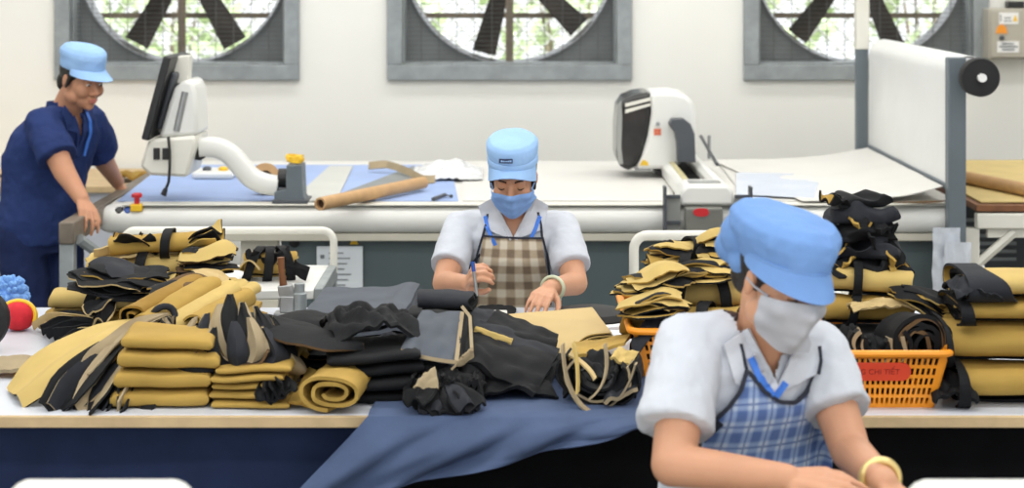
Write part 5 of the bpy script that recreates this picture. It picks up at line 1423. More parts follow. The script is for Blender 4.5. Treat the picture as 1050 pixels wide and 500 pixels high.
def cut_neck(me, tip, halfw, top_z, fwd, right, back=.02):
    """open the collar: drop the shirt faces inside a V down to tip, in front, and the neck hole on top"""
    bm = bmesh.new(); bm.from_mesh(me); tip = Vector(tip); fwd = Vector(fwd).normalized(); right = Vector(right).normalized(); dl = []
    for f in bm.faces:
        c = f.calc_center_median(); x = (c-tip).dot(right); z = c.z-tip.z; y = (c-tip).dot(fwd)
        if z > 0 and abs(x) < halfw*min(1, z/(top_z-tip.z)) and y > -.10: dl.append(f)
    bmesh.ops.delete(bm, geom=dl, context='FACES'); bm.to_mesh(me); bm.free()
def dress(t, name, me_or_mb, m, lab=None, smooth=60):
    me = me_or_mb.copy() if isinstance(me_or_mb, bpy.types.Mesh) else me_or_mb.mesh(name, m, smooth)
    if isinstance(me_or_mb, bpy.types.Mesh):
        me.materials.clear()
        for x in (m if isinstance(m,(list,tuple)) else [m]): me.materials.append(x)
    o = put_mesh(name, me, t, True)
    if lab: o['label'] = lab
    return o
def person(me, m, label, base):
    me = me.copy(); me.materials.clear(); me.materials.append(m)
    o = bpy.data.objects.new('person', me); C.objects.link(o); me.transform(Matrix.Translation(-Vector(base))); o.location = base
    return tag(o, label, 'person')
def mask_mesh(H, bvh, k, top, bot, wide=78, bulge=.006, off=.006, mdip=.012):
    """face covering from cheek to cheek, from the nose bridge to under the chin"""
    nu, nv = 36, 18; g = []
    for i in range(nu+1):
        row = []
        for j in range(nv+1):
            a = R(-wide+2*wide*i/nu); s_ = math.cos(a); t_ = j/nv
            zt_ = top-mdip*(1-s_)*1.3; zb_ = bot+.040*(1-s_)**1.2
            z = (zb_+(zt_-zb_)*t_)*k
            o_ = H @ Vector((0,-.02*k,z)); dr = (H.to_3x3() @ Vector((math.sin(a),-math.cos(a),0))).normalized()
            h = bvh.ray_cast(o_+dr*.3, -dr)
            d = (h[0]-o_).length if h[0] is not None else .07*k
            row.append([o_, dr, min(d,.125*k)])
        g.append(row)
    dep = [[c[2] for c in r] for r in g]; d0 = [r[:] for r in dep]
    for _ in range(26):
        nd = [r[:] for r in dep]
        for i in range(nu+1):
            for j in range(nv+1):
                s_ = c = 0
                for a, b in ((i-1,j),(i+1,j),(i,j-1),(i,j+1)):
                    if 0 <= a <= nu and 0 <= b <= nv: s_ += dep[a][b]; c += 1
                nd[i][j] = max(d0[i][j], s_/c)
        dep = nd
    def fn(u, v):
        i = min(nu,round(u*nu)); j = min(nv,round(v*nv)); o_, dr, _ = g[i][j]
        ridge = bulge*math.exp(-((u-.5)/.05)**2)*math.sin(PI*min(1,v*1.1))
        return o_+dr*(dep[i][j]+off+ridge+.0008*math.sin(v*16+3*abs(u-.5)))
    mb = MB(); mb.sheet(fn, nu, nv, .002); return mb
def visor(H, k, rx, ry, z, ext, drop, span=72, side_drop=.02, cy=.0, m=.0035, n=30):
    mb = MB()
    def fn(u, v):
        a = R(-span+2*span*u); f = math.cos(a*90/span*.98)**.65 if abs(u-.5) < .4999 else .02
        e = ext*f*v; x = (rx+.25*e)*math.sin(a); y = cy-(ry+e)*math.cos(a)
        return H @ (Vector((x, y, z-drop*v*(.3+.7*f)-side_drop*v*abs(math.sin(a))**2))*k)
    mb.sheet(fn, n, 8, m); return mb
def crown(H, k, rings_, cy=.008, n=36, lump=0, seed=0):
    R_ = []
    for rx, ry, z, oy in rings_:
        R_.append([H @ (Vector((rx*math.cos(a)*(1+lump*nz(math.cos(a)*2,math.sin(a)*2,z*20+seed)), cy+oy+ry*math.sin(a)*(1+lump*nz(math.cos(a)*2,math.sin(a)*2,z*20+seed)), z))*k) for a in [2*PI*i/n for i in range(n)]])
    return MB().loft(R_)

# ------------------------------------------------------------------ seated woman, beige check apron
def woman_check():
    k = .91
    H = head_mtx(at(526,179,6.06), -5, 19, 0)
    nb = at(525,226,6.17)
    SR, SL = at(472,234,6.16), at(576,234,6.16)
    ER, EL = at(456,290,5.98), at(590,290,6.0)
    WR, WL = at(480,291,5.80), at(563,296,5.82)
    pel = Vector((0,6.26,.60)); ch = Vector((0,6.20,.93))
    b = MB(); add_head(b, H, k)
    b.capsule(H @ Vector((0,.030,-.05)), .050, nb+Vector((0,.02,-.03)), .056)
    TL = [(pel+Vector((0,0,-.06)),.15,.11),(pel,.165,.115),(pel+Vector((0,-.0,.12)),.145,.10),(pel+Vector((0,-.02,.24)),.142,.10),(ch,.150,.108),(Vector((0,6.19,1.0)),.155,.10),(Vector((0,6.185,1.045)),.135,.08),(Vector((0,6.18,1.085)),.07,.06)]
    torso(b, TL, 0)
    b.capsule(SR, .050, SL, .050)
    limb(b, [SR, ER, WR], [.048,.038,.0255]); limb(b, [SL, EL, WL], [.048,.038,.0255])
    # right hand holding the pen, left hand flat
    add_hand(b, WR, (at(487,278,5.73)-WR), Vector((-.35,-.75,.6)), 1, [.95,1.1,1.15,1.2], k, .03, (.45,.6))
    add_hand(b, WL, (at(549,311,5.70)-WL), Vector((.1,-.30,.95)), -1, [.36,.40,.42,.46], k, .05, (.5,.3))
    for s, kx in ((-1,-.12),(1,.12)):
        hip = pel+Vector((s*.085,0,-.02)); kn = Vector((s*.12,6.02,.47)); an = Vector((s*.12,6.12,.08))
        limb(b, [hip,kn,an], [.085,.060,.038]); b.capsule(an+Vector((0,.02,-.045)),.033,an+Vector((0,-.14,-.05)),.028)
    me = fuse(b, .0042, 3)
    bv = bvh_of(me)
    t = person(me, M['skin'], 'seated woman in white shirt, beige check apron, light blue cap and blue mask', Vector((0,6.2,0)))
    # shirt
    s = MB()
    torso(s, [(c, w+.016, d+.016) for c, w, d in TL[1:-1]]+[(nb+Vector((0,.01,-.035)),.085,.072),(nb+Vector((0,.015,-.012)),.064,.062)], 0)
    s.capsule(SR+Vector((.02,0,.004)), .053, SL+Vector((-.02,0,.004)), .053)
    for q_ in (SR,SL): s.capsule(q_+Vector((0,0,.004)), .050, nb+Vector((0,.01,-.02)), .05)
    hem_sleeve(s, SR+Vector((0,0,.004)), .054, SR.lerp(ER,.72)+Vector((-.002,0,0)), .062); hem_sleeve(s, SL+Vector((0,0,.004)), .054, SL.lerp(EL,.72)+Vector((.002,0,0)), .062)
    sm = fuse(s, .0055, 5, None, [(.09,.014),(.035,.005)], 'shirt')
    sb = bvh_of(sm, me)
    tip = at(526,247,6.05); cut_neck(sm, tip, .052, nb.z+.02, (0,-1,0), (1,0,0))
    so = dress(t, 'shirt', sm, M['shirt'])
    fwd = Vector((0,1,0))
    P = lambda x, y: at(x, y, 6.05)
    sbv = bvh_of(sm, me)
    # collar wings and facings
    for sgn, pts in ((-1,((500,208),(492,222),(498,243),(515,250),(526,262),(512,232))),(1,((551,208),(560,222),(556,243),(540,250),(527,262),(541,232)))):
        o0, o1 = (P(504,206),P(524.5,246)) if sgn < 0 else (P(549,206),P(528.5,246))
        q0, q1, q2 = (P(490,214),P(497,236),P(512,240)) if sgn < 0 else (P(563,214),P(557,237),P(542,240))
        def f(u, v, o0=o0, o1=o1, q0=q0, q1=q1, q2=q2):
            a = o0.lerp(o1,u); b_ = q0.lerp(q1,min(1,u/.55)) if u < .55 else q1.lerp(o1,(u-.55)/.45); return a.lerp(b_,v)
        dress(so, 'collar', front_sheet(sbv, f, 16, 8, fwd, .009, .004), M['shirt'])
        dress(so, 'collar', path_strip(sbv, [o0,o1], .012, fwd, .012, .004), M['shirt'])
    # back collar stand
    rs = []
    for z_, r_ in ((-.03,.066),(.012,.058)): rs.append([nb+Vector((r_*math.cos(a), .018+r_*math.sin(a), z_+.012*math.sin(a))) for a in [R(-35)+R(250)*i/24 for i in range(25)]])
    cs = MB().sheet(lambda u, v: rs[0][round(u*24)].lerp(rs[1][round(u*24)], v), 24, 3, .004); dress(so, 'collar_stand', cs, M['shirt'])
    # lanyard ribbons
    for pts in (((497,224),(500,236),(508,252)),((554,224),(549,236),(540,254))): dress(t, 'lanyard', path_strip(sbv, [P(*p) for p in pts], .012, fwd, .014, .002), M['lany'])
    # apron
    def ap(u, v):
        y = 242+ (330-242)*v; l = 495-9*min(1,v*1.6)**1.2; r = 556+9*min(1,v*1.5)**1.3
        if v < .02: pass
        return P(l+(r-l)*u, y+2.5*u*(1-v))
    tb = MB(); torso(tb, [(c, w+.018, d+.018) for c, w, d in TL[1:]], 0); tbv = bvh_of(fuse(tb, .008, 6))
    am = front_sheet(tbv, ap, 30, 34, fwd, .012, .003, 0, True, 6)
    ao = dress(t, 'apron', am, M['plaidbeige'])
    e = lambda pts, w=.006: dress(ao, 'piping', path_strip(tbv, [P(*p) for p in pts], w, fwd, .0165, .003, 30), M['piping'])
    e([(494.5,242.5),(525,244),(556.5,245)]); e([(495,242),(489,262),(486.5,290),(486,318)]); e([(556.5,244),(561,262),(564.5,290),(565,318)])
    for pts in (((495,243),(498,232),(500,221)),((556,245),(555,232),(552,221))): dress(ao, 'neck_strap', path_strip(sbv, [P(*p) for p in pts], .007, fwd, .013, .003), M['piping'])
    for pts in (((492,262),(484,272),(480,279)),((562,262),(567,270),(570,280))): dress(ao, 'waist_tie', path_strip(tbv, [P(*p) for p in pts], .007, fwd, .012, .003), M['piping'])
    # trousers
    tr = MB(); torso(tr, [(pel+Vector((0,0,-.07)),.165,.122),(pel,.178,.128),(pel+Vector((0,0,.08)),.165,.118)], 0)
    for s_ in (-1,1):
        hip = pel+Vector((s_*.085,0,-.02)); kn = Vector((s_*.12,6.02,.47)); an = Vector((s_*.12,6.12,.08)); limb(tr, [hip,kn], [.096,.074]); hem_sleeve(tr, kn, .074, an+Vector((0,0,.02)), .062)
    dress(t, 'trousers', fuse(tr, .008, 3, None, [(.08,.01)], 'trousers'), M['darktrs'])
    for s_ in (-1,1):
        an = Vector((s_*.12,6.12,.08)); sh = MB(); sh.capsule(an+Vector((0,.03,-.045)),.038,an+Vector((0,-.15,-.048)),.034); sh.box((an.x-.04,an.y-.185,.0),(an.x+.04,an.y+.07,.014)); dress(t, 'shoe', fuse(sh,.005,3), M['black'])
    # mask, hair, cap, face
    dress(t, 'face_mask', mask_mesh(H, bv, k, -.024, -.128, 80, .006), M['maskblue'])
    for s_ in (-1,1):
        lp = [H @ (Vector(p)*k) for p in ((s_*.066,-.045,-.035),(s_*.076,-.012,-.018),(s_*.084,.012,-.004))]; dress(t, 'ear_loop', MB().tube(lp, .0022, 6), M['maskblue'])
        lp = [H @ (Vector(p)*k) for p in ((s_*.070,-.03,-.075),(s_*.075,.01,-.09),(s_*.066,.05,-.10))]; dress(t, 'mask_tie', MB().tube(lp, .004, 6), M['maskblue'])
    hm = MB(); hm.ell(H @ (Vector((0,.022,.03))*k), (.083*k,.093*k,.085*k), H.to_3x3()); hm.ell(H @ (Vector((0,.07,-.05))*k), (.065*k,.045*k,.06*k), H.to_3x3())
    for s_ in (-1,1):
        hm.capsule(H @ (Vector((s_*.068,-.020,.03))*k), .013*k, H @ (Vector((s_*.072,-.008,-.045))*k), .008*k); hm.capsule(H @ (Vector((s_*.062,-.040,.05))*k), .013*k, H @ (Vector((s_*.067,-.034,-.004))*k), .006*k)
    dress(t, 'hair', fuse(hm, .004, 2, None, [(.015,.004)], 'hair'), M['hair'])
    cp = crown(H, k, [(.082,.100,.046,0),(.084,.102,.056,0),(.0845,.1025,.070,0),(.0845,.1025,.074,0),(.087,.104,.078,0),(.089,.105,.10,.002),(.088,.103,.117,.004),(.078,.092,.130,.004),(.055,.065,.136,.004),(.02,.02,.138,.004)], lump=.03, seed=3)
    co = dress(t, 'cap', fuse(cp, .004, 2, None, [(.05,.004)], 'cap'), M['capblue'])
    dress(co, 'visor', visor(H, k, .083, .098, .057, .046, .008, 74, .068, .008), M['capblue'])
    bd = crown(H, k, [(.0845,.1025,.047,0),(.0865,.1045,.049,0),(.0865,.1045,.072,0),(.0845,.1025,.074,0)]); dress(co, 'band', bd, M['capblue'])
    fdir = H.to_3x3() @ Vector((0,1,0)); pass
    em = MB().sheet(lambda u, v: H @ (Vector((-.036+.046*u, -.1025-.0015*math.sin(PI*u)+.006*v-.001, .090+.014*v))*k), 8, 3, .002); dress(co, 'emblem', em, M['tieblue'])
    el = MB()
    for i in range(6): el.sheet(lambda u, v, i=i: H @ (Vector((-.029+.0062*i+.0036*u, -.1040+.003*v, .0945+.005*v))*k), 2, 2, .0012)
    dress(co, 'emblem_print', el, M['capblue'])
    for s_ in (-1,1):
        bw = MB(); bw.sheet(lambda u, v: H @ (Vector((s_*(.014+.032*u), -.0985+.018*u*u, .0155+.006*math.sin(PI*u*.8)-.004*u+.0055*(v-.5)))*k), 8, 2, .002); dress(t, 'eyebrow', bw, M['brow'])
        ls = MB(); ls.tube([H @ (Vector((s_*(.018+.027*u), -.0895+.012*(abs(u-.5)*2)**2-.0015, -.0105-.0035*math.sin(PI*u)))*k) for u in [i/8 for i in range(9)]], [.0006+.0013*math.sin(PI*i/8) for i in range(9)], 6); dress(t, 'eyelashes', ls, M['brow'])
    # bangle
    wr = WL.lerp(EL,.13); d = (EL-WL).normalized(); n0 = d.cross(Vector((0,0,1))).normalized(); n1 = d.cross(n0)
    dress(t, 'bangle', MB().tube([wr+n0*.036*math.cos(a)+n1*.034*math.sin(a) for a in [2*PI*i/28 for i in range(28)]], .0055, 10, 0, False, True), M['jade'])
    # ring
    # pen held in the right hand
    hd = (at(487,278,5.73)-WR).normalized()
    pa, pb = at(484.5,268,5.715), at(489.5,306,5.70)
    pt = thing('marking_pen', 'blue capped pen upright in the seated woman\'s hand', 'pen', pb)
    obj('barrel', MB().tube([pa.lerp(pb,.25),pa.lerp(pb,.93)], .0052, 10), M['steel'], pt); obj('cap', MB().tube([pa,pa.lerp(pb,.27)], .006, 10), M['blue'], pt); obj('tip', MB().tube([pa.lerp(pb,.92),pb], [.0045,.0012], 10), M['black'], pt)
    return t
woman_check()
def stool(label, x, y, h, r=.165):
    t = thing('stool', label, 'stool', (x,y,0))
    obj('seat', MB().lathe([(0,h-.035),(r-.01,h-.035),(r,h-.025),(r,h-.008),(r-.012,h),(0,h)], (x,y,0), 36), M['brownwood'], t)
    for i in range(4):
        a = R(90*i); obj('leg', MB().tube([(x+.11*math.cos(a),y+.11*math.sin(a),h-.035),(x+.17*math.cos(a),y+.17*math.sin(a),0)], .012, 10), M['galv'], t)
    obj('foot_ring', MB().tube([Vector((x+.145*math.cos(a),y+.145*math.sin(a),.22)) for a in [2*PI*i/28 for i in range(28)]], .007, 8, 0, False, True), M['galv'], t)
stool('round stool under the seated woman with beige check apron', 0, 6.28, .425, .15)

# ------------------------------------------------------------------ woman in front, blue check apron
def woman_front():
    k = .95; yaw = 26
    H = head_mtx(at(802,286,3.90), 30, 15, 6)
    nb = at(783,343,3.99)
    SR, SL = at(706,354,3.96), at(838,360,4.08)
    ER, EL = at(690,476,3.80), at(872,462,3.92)
    WR, WL = at(806,490,3.70), at(906,494,3.70)
    pel = Vector((.475,4.16,.62)); ch = Vector((.475,4.06,.95))
    fw = Matrix.Rotation(R(yaw),3,'Z') @ Vector((0,-1,0)); rt = Matrix.Rotation(R(yaw),3,'Z') @ Vector((1,0,0))
    b = MB(); add_head(b, H, k)
    b.capsule(H @ Vector((0,.030,-.05)), .052, nb+Vector((0,.01,-.03)), .060)
    TL = [(pel+Vector((0,0,-.06)),.155,.12),(pel,.17,.125),(pel+Vector((0,-.03,.12)),.150,.112),(pel+Vector((0,-.06,.24)),.147,.112),(ch+Vector((0,0,0)),.155,.118),(Vector((.485,4.045,1.02)),.155,.105),(Vector((.495,4.03,1.07)),.125,.08),(Vector((.505,4.02,1.10)),.075,.065)]
    torso(b, TL, yaw)
    b.capsule(SR, .054, SL, .054)
    limb(b, [SR, ER, WR], [.055,.043,.028]); limb(b, [SL, EL, WL], [.052,.041,.028])
    add_hand(b, WR, (at(862,494,3.66)-WR), Vector((0,-.45,.9)), 1, [.22,.25,.28,.34], k, .07, (.5,.2))
    add_hand(b, WL, (at(934,524,3.64)-WL), Vector((.25,-.35,.9)), -1, [.3,.32,.34,.36], k, .10, (.5,.25))
    for s_ in (-1,1):
        hip = pel+rt*s_*.09+Vector((0,0,-.02)); kn = hip+fw*.40+rt*s_*.03+Vector((0,0,-.06)); an = Vector((kn.x,kn.y+.02,.08))
        kn = hip+fw*.36+rt*s_*.03+Vector((0,0,-.09)); an = kn+Vector((0,.05,0)); an.z = .08
        limb(b, [hip,kn,an], [.092,.064,.040]); b.capsule(an+Vector((0,.02,-.045)),.034,an+fw*.14+Vector((0,0,-.05)),.028)
    me = fuse(b, .0042, 3); bv = bvh_of(me)
    t = person(me, M['skin'], 'woman in front, blue check apron, grey mask and big blue cloth cap', Vector((.475,4.05,0)))
    s = MB()
    torso(s, [(c, w+.018, d+.018) for c, w, d in TL[1:-1]]+[(nb+Vector((0,.0,-.035)),.092,.082),(nb+Vector((0,.005,-.01)),.068,.068)], yaw)
    s.capsule(SR+rt*.02+Vector((0,0,.006)), .062, SL-rt*.02+Vector((0,0,.006)), .060)
    s.capsule(SR+rt*.01+Vector((0,0,.012)), .058, nb+Vector((0,.0,.0)), .058); s.capsule(SL-rt*.01+Vector((0,0,.012)), .056, nb, .058)
    hem_sleeve(s, SR+Vector((0,0,.004)), .067, SR.lerp(ER,.70)+Vector((-.004,0,0)), .078); hem_sleeve(s, SL+Vector((0,0,.004)), .064, SL.lerp(EL,.62), .074)
    sm = fuse(s, .0055, 5, None, [(.10,.020),(.04,.007)], 'shirt')
    tip = at(797,402,3.90); tip = bvh_of(sm).ray_cast(tip+fw*.4, -fw)[0] or tip
    cut_neck(sm, tip, .055, nb.z+.02, fw, rt)
    so = dress(t, 'shirt', sm, M['shirt']); sbv = bvh_of(sm, me)
    V = (Vector((.05,4.0,0))-Vector((0,0,0)))
    dv = -fw
    P = lambda x, y: at(x, y, 3.92)
    vdir = Vector((.12,1,-.10)).normalized()
    for sgn in (-1,1):
        if sgn < 0: o0, o1, q0, q1 = P(764,338), P(797,402), P(742,352), P(754,392)
        else: o0, o1, q0, q1 = P(826,346), P(799,402), P(846,352), P(838,386)
        def f(u, v, o0=o0, o1=o1, q0=q0, q1=q1):
            a = o0.lerp(o1,u); b_ = q0.lerp(q1,min(1,u/.6)) if u < .6 else q1.lerp(o1,(u-.6)/.4); return a.lerp(b_,v)
        dress(so, 'collar', front_sheet(sbv, f, 18, 10, vdir, .010, .005), M['shirt'])
        dress(so, 'collar', path_strip(sbv, [o0,o1], .016, vdir, .014, .005), M['shirt'])
    rs = []
    for z_, r_ in ((-.03,.074),(.022,.064)): rs.append([nb+Vector((r_*math.cos(a), .008+r_*math.sin(a), z_+.014*math.sin(a))) for a in [R(-20)+R(262)*i/24 for i in range(25)]])
    dress(so, 'collar_stand', MB().sheet(lambda u, v: rs[0][round(u*24)].lerp(rs[1][round(u*24)], v), 24, 3, .005), M['shirt'])
    # apron with a scooped top
    def topy(x):
        pts = [(715,460),(730,432),(748,415),(760,398),(766,378),(772,384),(784,400),(800,412),(816,414),(828,404),(836,388),(842,384),(850,398),(856,430)]
        for (a, ya_), (b_, yb_) in zip(pts,pts[1:]):
            if a <= x <= b_: return ya_+(yb_-ya_)*(x-a)/(b_-a)
        return pts[0][1] if x < 715 else pts[-1][1]
    def ap(u, v):
        l = 720-4*v; r = 855+2*v; x = l+(r-l)*u; y0 = topy(x); y = y0+(560-y0)*v; return P(x, y)
    tb = MB(); torso(tb, [(c, w+.020, d+.020) for c, w, d in TL[1:]], yaw); tbv = bvh_of(fuse(tb, .008, 6))
    am = front_sheet(tbv, ap, 48, 40, vdir, .013, .0035, 0, False, 6)
    # checks follow the cloth, not its outline
    nuv = {}
    for fi, q in enumerate(am.f):
        nuv[fi] = [(.5+ (am.v[i]-tip).dot(rt)*2.6, .5+(am.v[i].z-tip.z)*2.6) for i in q]
    am.uv = nuv
    ao = dress(t, 'apron', am, M['plaidblue'])
    tops = [(x, topy(x)) for x in range(718,856,3)]
    dress(ao, 'piping', path_strip(tbv, [P(*p) for p in tops], .008, vdir, .019, .004, 70), M['piping'])
    for pts in (((766,379),(763,365),(760,352)),((840,385),(843,372),(842,358))): dress(ao, 'neck_strap', path_strip(sbv, [P(*p) for p in pts], .006, vdir, .015, .003), M['piping'])
    dress(ao, 'waist_tie', path_strip(tbv, [P(*p) for p in ((738,430),(722,446),(714,458))], .022, vdir, .014, .006), M['piping'])
    for pts in (((770,366),(778,384),(792,404)),((806,392),(800,400),(794,408))): dress(t, 'lanyard', path_strip(sbv, [P(*p) for p in pts], .013, vdir, .019, .003), M['lany'])
    tr = MB(); torso(tr, [(pel+Vector((0,0,-.07)),.17,.135),(pel,.185,.14),(pel+Vector((0,-.02,.08)),.17,.128)], yaw)
    for s_ in (-1,1):
        hip = pel+rt*s_*.09+Vector((0,0,-.02)); kn = hip+fw*.36+rt*s_*.03+Vector((0,0,-.09)); an = kn+Vector((0,.05,0)); an.z = .08
        limb(tr, [hip,kn], [.103,.078]); hem_sleeve(tr, kn, .078, an+Vector((0,0,.02)), .064)
        sh = MB(); sh.capsule(an+Vector((0,.03,-.043)),.038,an+fw*.15+Vector((0,0,-.046)),.034); dress(t, 'shoe', fuse(sh,.005,3), M['black'])
    dress(t, 'trousers', fuse(tr, .008, 3, None, [(.08,.01)], 'trousers'), M['darktrs'])
    dress(t, 'face_mask', mask_mesh(H, bv, k, -.010, -.135, 82, .008, .007), M['maskgrey'])
    lp = [H @ (Vector(p)*k) for p in ((-.066,-.045,-.02),(-.078,-.012,-.014),(-.086,.012,-.002))]; dress(t, 'ear_loop', MB().tube(lp, .0024, 6), M['maskgrey'])
    hm = MB(); hm.ell(H @ (Vector((0,.022,.03))*k), (.080*k,.092*k,.085*k), H.to_3x3()); hm.ell(H @ (Vector((0,.085,-.02))*k), (.06*k,.045*k,.055*k), H.to_3x3())
    hm.capsule(H @ (Vector((.076,-.01,.02))*k), .010*k, H @ (Vector((.080,.0,-.05))*k), .005*k)
    dress(t, 'hair', fuse(hm, .004, 2, None, [(.015,.004)], 'hair'), M['hair'])
    # full soft cap gathered at the back
    cp = crown(H, k, [(.085,.103,.034,0),(.089,.108,.046,.002),(.101,.119,.066,.008),(.112,.130,.088,.016),(.111,.129,.112,.020),(.094,.110,.130,.022),(.055,.065,.138,.024),(.02,.02,.140,.024)], lump=.06, seed=5)
    def E(c, r): cp.ell(H @ (Vector(c)*k), [x*k for x in r], H.to_3x3())
    E((0,.110,.055),(.088,.066,.066)); E((-.01,.140,.020),(.062,.046,.046)); E((.0,.085,.005),(.075,.05,.045))
    cm = fuse(cp, .0045, 5, None, [(.09,.016),(.03,.004)], 'cap')
    co = dress(t, 'cap', cm, M['capblue2'])
    dress(co, 'visor', visor(H, k, .087, .104, .050, .040, .050, 104, .000, .008, .004, 40), M['capblue2'])
    bd = crown(H, k, [(.086,.105,.032,0),(.089,.108,.034,0),(.091,.110,.052,0),(.087,.106,.054,0)]); dress(co, 'band', bd, M['capblue2'])
    for s_ in (-1,1):
        bw = MB(); bw.sheet(lambda u, v: H @ (Vector((s_*(.014+.032*u), -.0985+.018*u*u, .0155+.006*math.sin(PI*u*.8)-.004*u+.0055*(v-.5)))*k), 8, 2, .002); dress(t, 'eyebrow', bw, M['brow'])
        ls = MB(); ls.tube([H @ (Vector((s_*(.018+.027*u), -.091+.012*(abs(u-.5)*2)**2, -.0105-.0035*math.sin(PI*u)))*k) for u in [i/8 for i in range(9)]], [.0006+.0013*math.sin(PI*i/8) for i in range(9)], 6); dress(t, 'eyelashes', ls, M['brow'])
    wr = WL.lerp(EL,.10); d = (EL-WL).normalized(); n0 = d.cross(Vector((0,0,1))).normalized(); n1 = d.cross(n0)
    dress(t, 'wristwatch', MB().tube([wr+n0*.035*math.cos(a)+n1*.035*math.sin(a) for a in [2*PI*i/28 for i in range(28)]], .0085, 10, 0, False, True), M['gold'])
    return t
woman_front()
stool('round stool under the woman in front with blue check apron', .475, 4.20, .44, .15)
o = tag(obj('work_cloth', place(dyn(crumple(.34,.22,.085,77.7,3,.008,(6,6,6)),6), .62, 3.42, .731, R(10)), MATS), 'pale cloth on the near table under the front woman\'s hands', 'fabric piece')

# ------------------------------------------------------------------ man in navy at the left
def man():
    k = 1.0; yaw = 52
    H = head_mtx(at(84,80,8.04), 50, 13, 0)
    nb = at(66,110,8.12)
    fw = Matrix.Rotation(R(yaw),3,'Z') @ Vector((0,-1,0)); rt = Matrix.Rotation(R(yaw),3,'Z') @ Vector((1,0,0))
    SR, SL = at(44,128,7.98), at(92,124,8.24)
    ER, EL = at(66,176,7.86), at(106,164,8.40)
    WR, WL = at(84,204,7.74), at(120,186,8.56)
    pel = at(40,228,8.14); ch = at(50,158,8.14)
    b = MB(); add_head(b, H, k)
    b.capsule(H @ Vector((0,.030,-.05)), .056, nb+Vector((0,0,-.03)), .064)
    TL = [(pel+Vector((0,0,-.08)),.16,.115),(pel,.17,.12),(pel.lerp(ch,.4),.155,.112),(pel.lerp(ch,.75),.165,.118),(ch,.178,.125),(ch.lerp(nb,.45),.178,.115),(ch.lerp(nb,.75),.14,.09),(nb+Vector((0,0,-.02)),.08,.07)]
    torso(b, TL, yaw); b.capsule(SR, .06, SL, .06)
    limb(b, [SR, ER, WR], [.058,.045,.030]); limb(b, [SL, EL, WL], [.058,.045,.030])
    add_hand(b, WR, (at(92,222,7.66)-WR), Vector((.5,-.5,.75)), -1, [.45,.5,.5,.55], k, .10, (.5,.3))
    add_hand(b, WL, (at(128,196,8.60)-WL), Vector((.2,-.5,.85)), 1, [.45,.5,.5,.55], k, .08, (.5,.3))
    for s_ in (-1,1):
        hip = pel+rt*s_*.095+Vector((0,0,-.04)); kn = hip+fw*.05+Vector((0,0,-.36)); an = hip-fw*.02; an.z = .09
        limb(b, [hip,kn,an], [.095,.066,.044]); b.capsule(an+Vector((0,0,-.05)),.036,an+fw*.16+Vector((0,0,-.058)),.030)
    me = fuse(b, .0048, 3); bv = bvh_of(me)
    t = person(me, M['skin2'], 'man in navy polo and trousers leaning on the cutting table end', Vector((pel.x,pel.y,0)))
    s = MB()
    torso(s, [(c, w+.022, d+.022) for c, w, d in TL[:-1]]+[(nb+Vector((0,0,-.02)),.078,.075)], yaw)
    s.capsule(SR+rt*.02+Vector((0,0,.006)), .069, SL-rt*.02+Vector((0,0,.006)), .069)
    hem_sleeve(s, SR, .075, SR.lerp(ER,.72), .084); hem_sleeve(s, SL, .075, SL.lerp(EL,.8), .080)
    # the loose hem ends below the waist
    sm = fuse(s, .0065, 4, None, [(.11,.022),(.04,.008)], 'polo_shirt')
    tip = nb+fw*.11+Vector((0,0,-.15)); cut_neck(sm, tip, .030, nb.z+.02, fw, rt)
    so = dress(t, 'polo_shirt', sm, M['navyshirt']); sbv = bvh_of(sm, me)
    for sgn in (-1,1):
        o0 = nb+fw*.06+rt*sgn*.058+Vector((0,0,.015)); o1 = tip+rt*sgn*.004; q0 = nb+fw*.04+rt*sgn*.092+Vector((0,0,-.02)); q1 = nb+fw*.1+rt*sgn*.075+Vector((0,0,-.085))
        def f(u, v, o0=o0, o1=o1, q0=q0, q1=q1):
            a = o0.lerp(o1,u*.7); b_ = q0.lerp(q1,u); return a.lerp(b_,v)
        dress(so, 'collar', front_sheet(sbv, f, 14, 8, -fw, .010, .005), M['navyshirt'])
        dress(so, 'placket', path_strip(sbv, [nb+fw*.06+rt*sgn*.03+Vector((0,0,-.03)), tip+Vector((0,0,-.05))], .016, -fw, .010, .004), M['navyshirt'])
    rs = []
    for z_, r_ in ((-.03,.080),(.025,.070)): rs.append([nb+rt*(r_*math.cos(a))-fw*(r_*math.sin(a))+Vector((0,0,z_)) for a in [R(-30)+R(240)*i/24 for i in range(25)]])
    dress(so, 'collar_stand', MB().sheet(lambda u, v: rs[0][round(u*24)].lerp(rs[1][round(u*24)], v), 24, 3, .005), M['navyshirt'])
    dress(t, 'lanyard', path_strip(sbv, [nb+fw*.08+rt*.055+Vector((0,0,-.02)), nb+fw*.1+rt*.05+Vector((0,0,-.12)), nb+fw*.1+rt*.035+Vector((0,0,-.20))], .016, -fw, .013, .003), M['lany'])
    # trousers
    tr = MB(); torso(tr, [(pel+Vector((0,0,-.12)),.17,.128),(pel+Vector((0,0,-.02)),.178,.130),(pel+Vector((0,0,.06)),.165,.12)], yaw)
    for s_ in (-1,1):
        hip = pel+rt*s_*.095+Vector((0,0,-.04)); kn = hip+fw*.05+Vector((0,0,-.36)); an = hip-fw*.02; an.z = .09
        limb(tr, [hip,kn], [.108,.088]); hem_sleeve(tr, kn, .088, an+Vector((0,0,-.0)), .082)
        sh = MB(); sh.capsule(an+Vector((0,0,-.045)),.042,an+fw*.17+Vector((0,0,-.05)),.038); dress(t, 'shoe', fuse(sh,.006,3), M['black'])
    dress(t, 'trousers', fuse(tr, .008, 3, None, [(.10,.02)], 'trousers'), M['navytrs'])
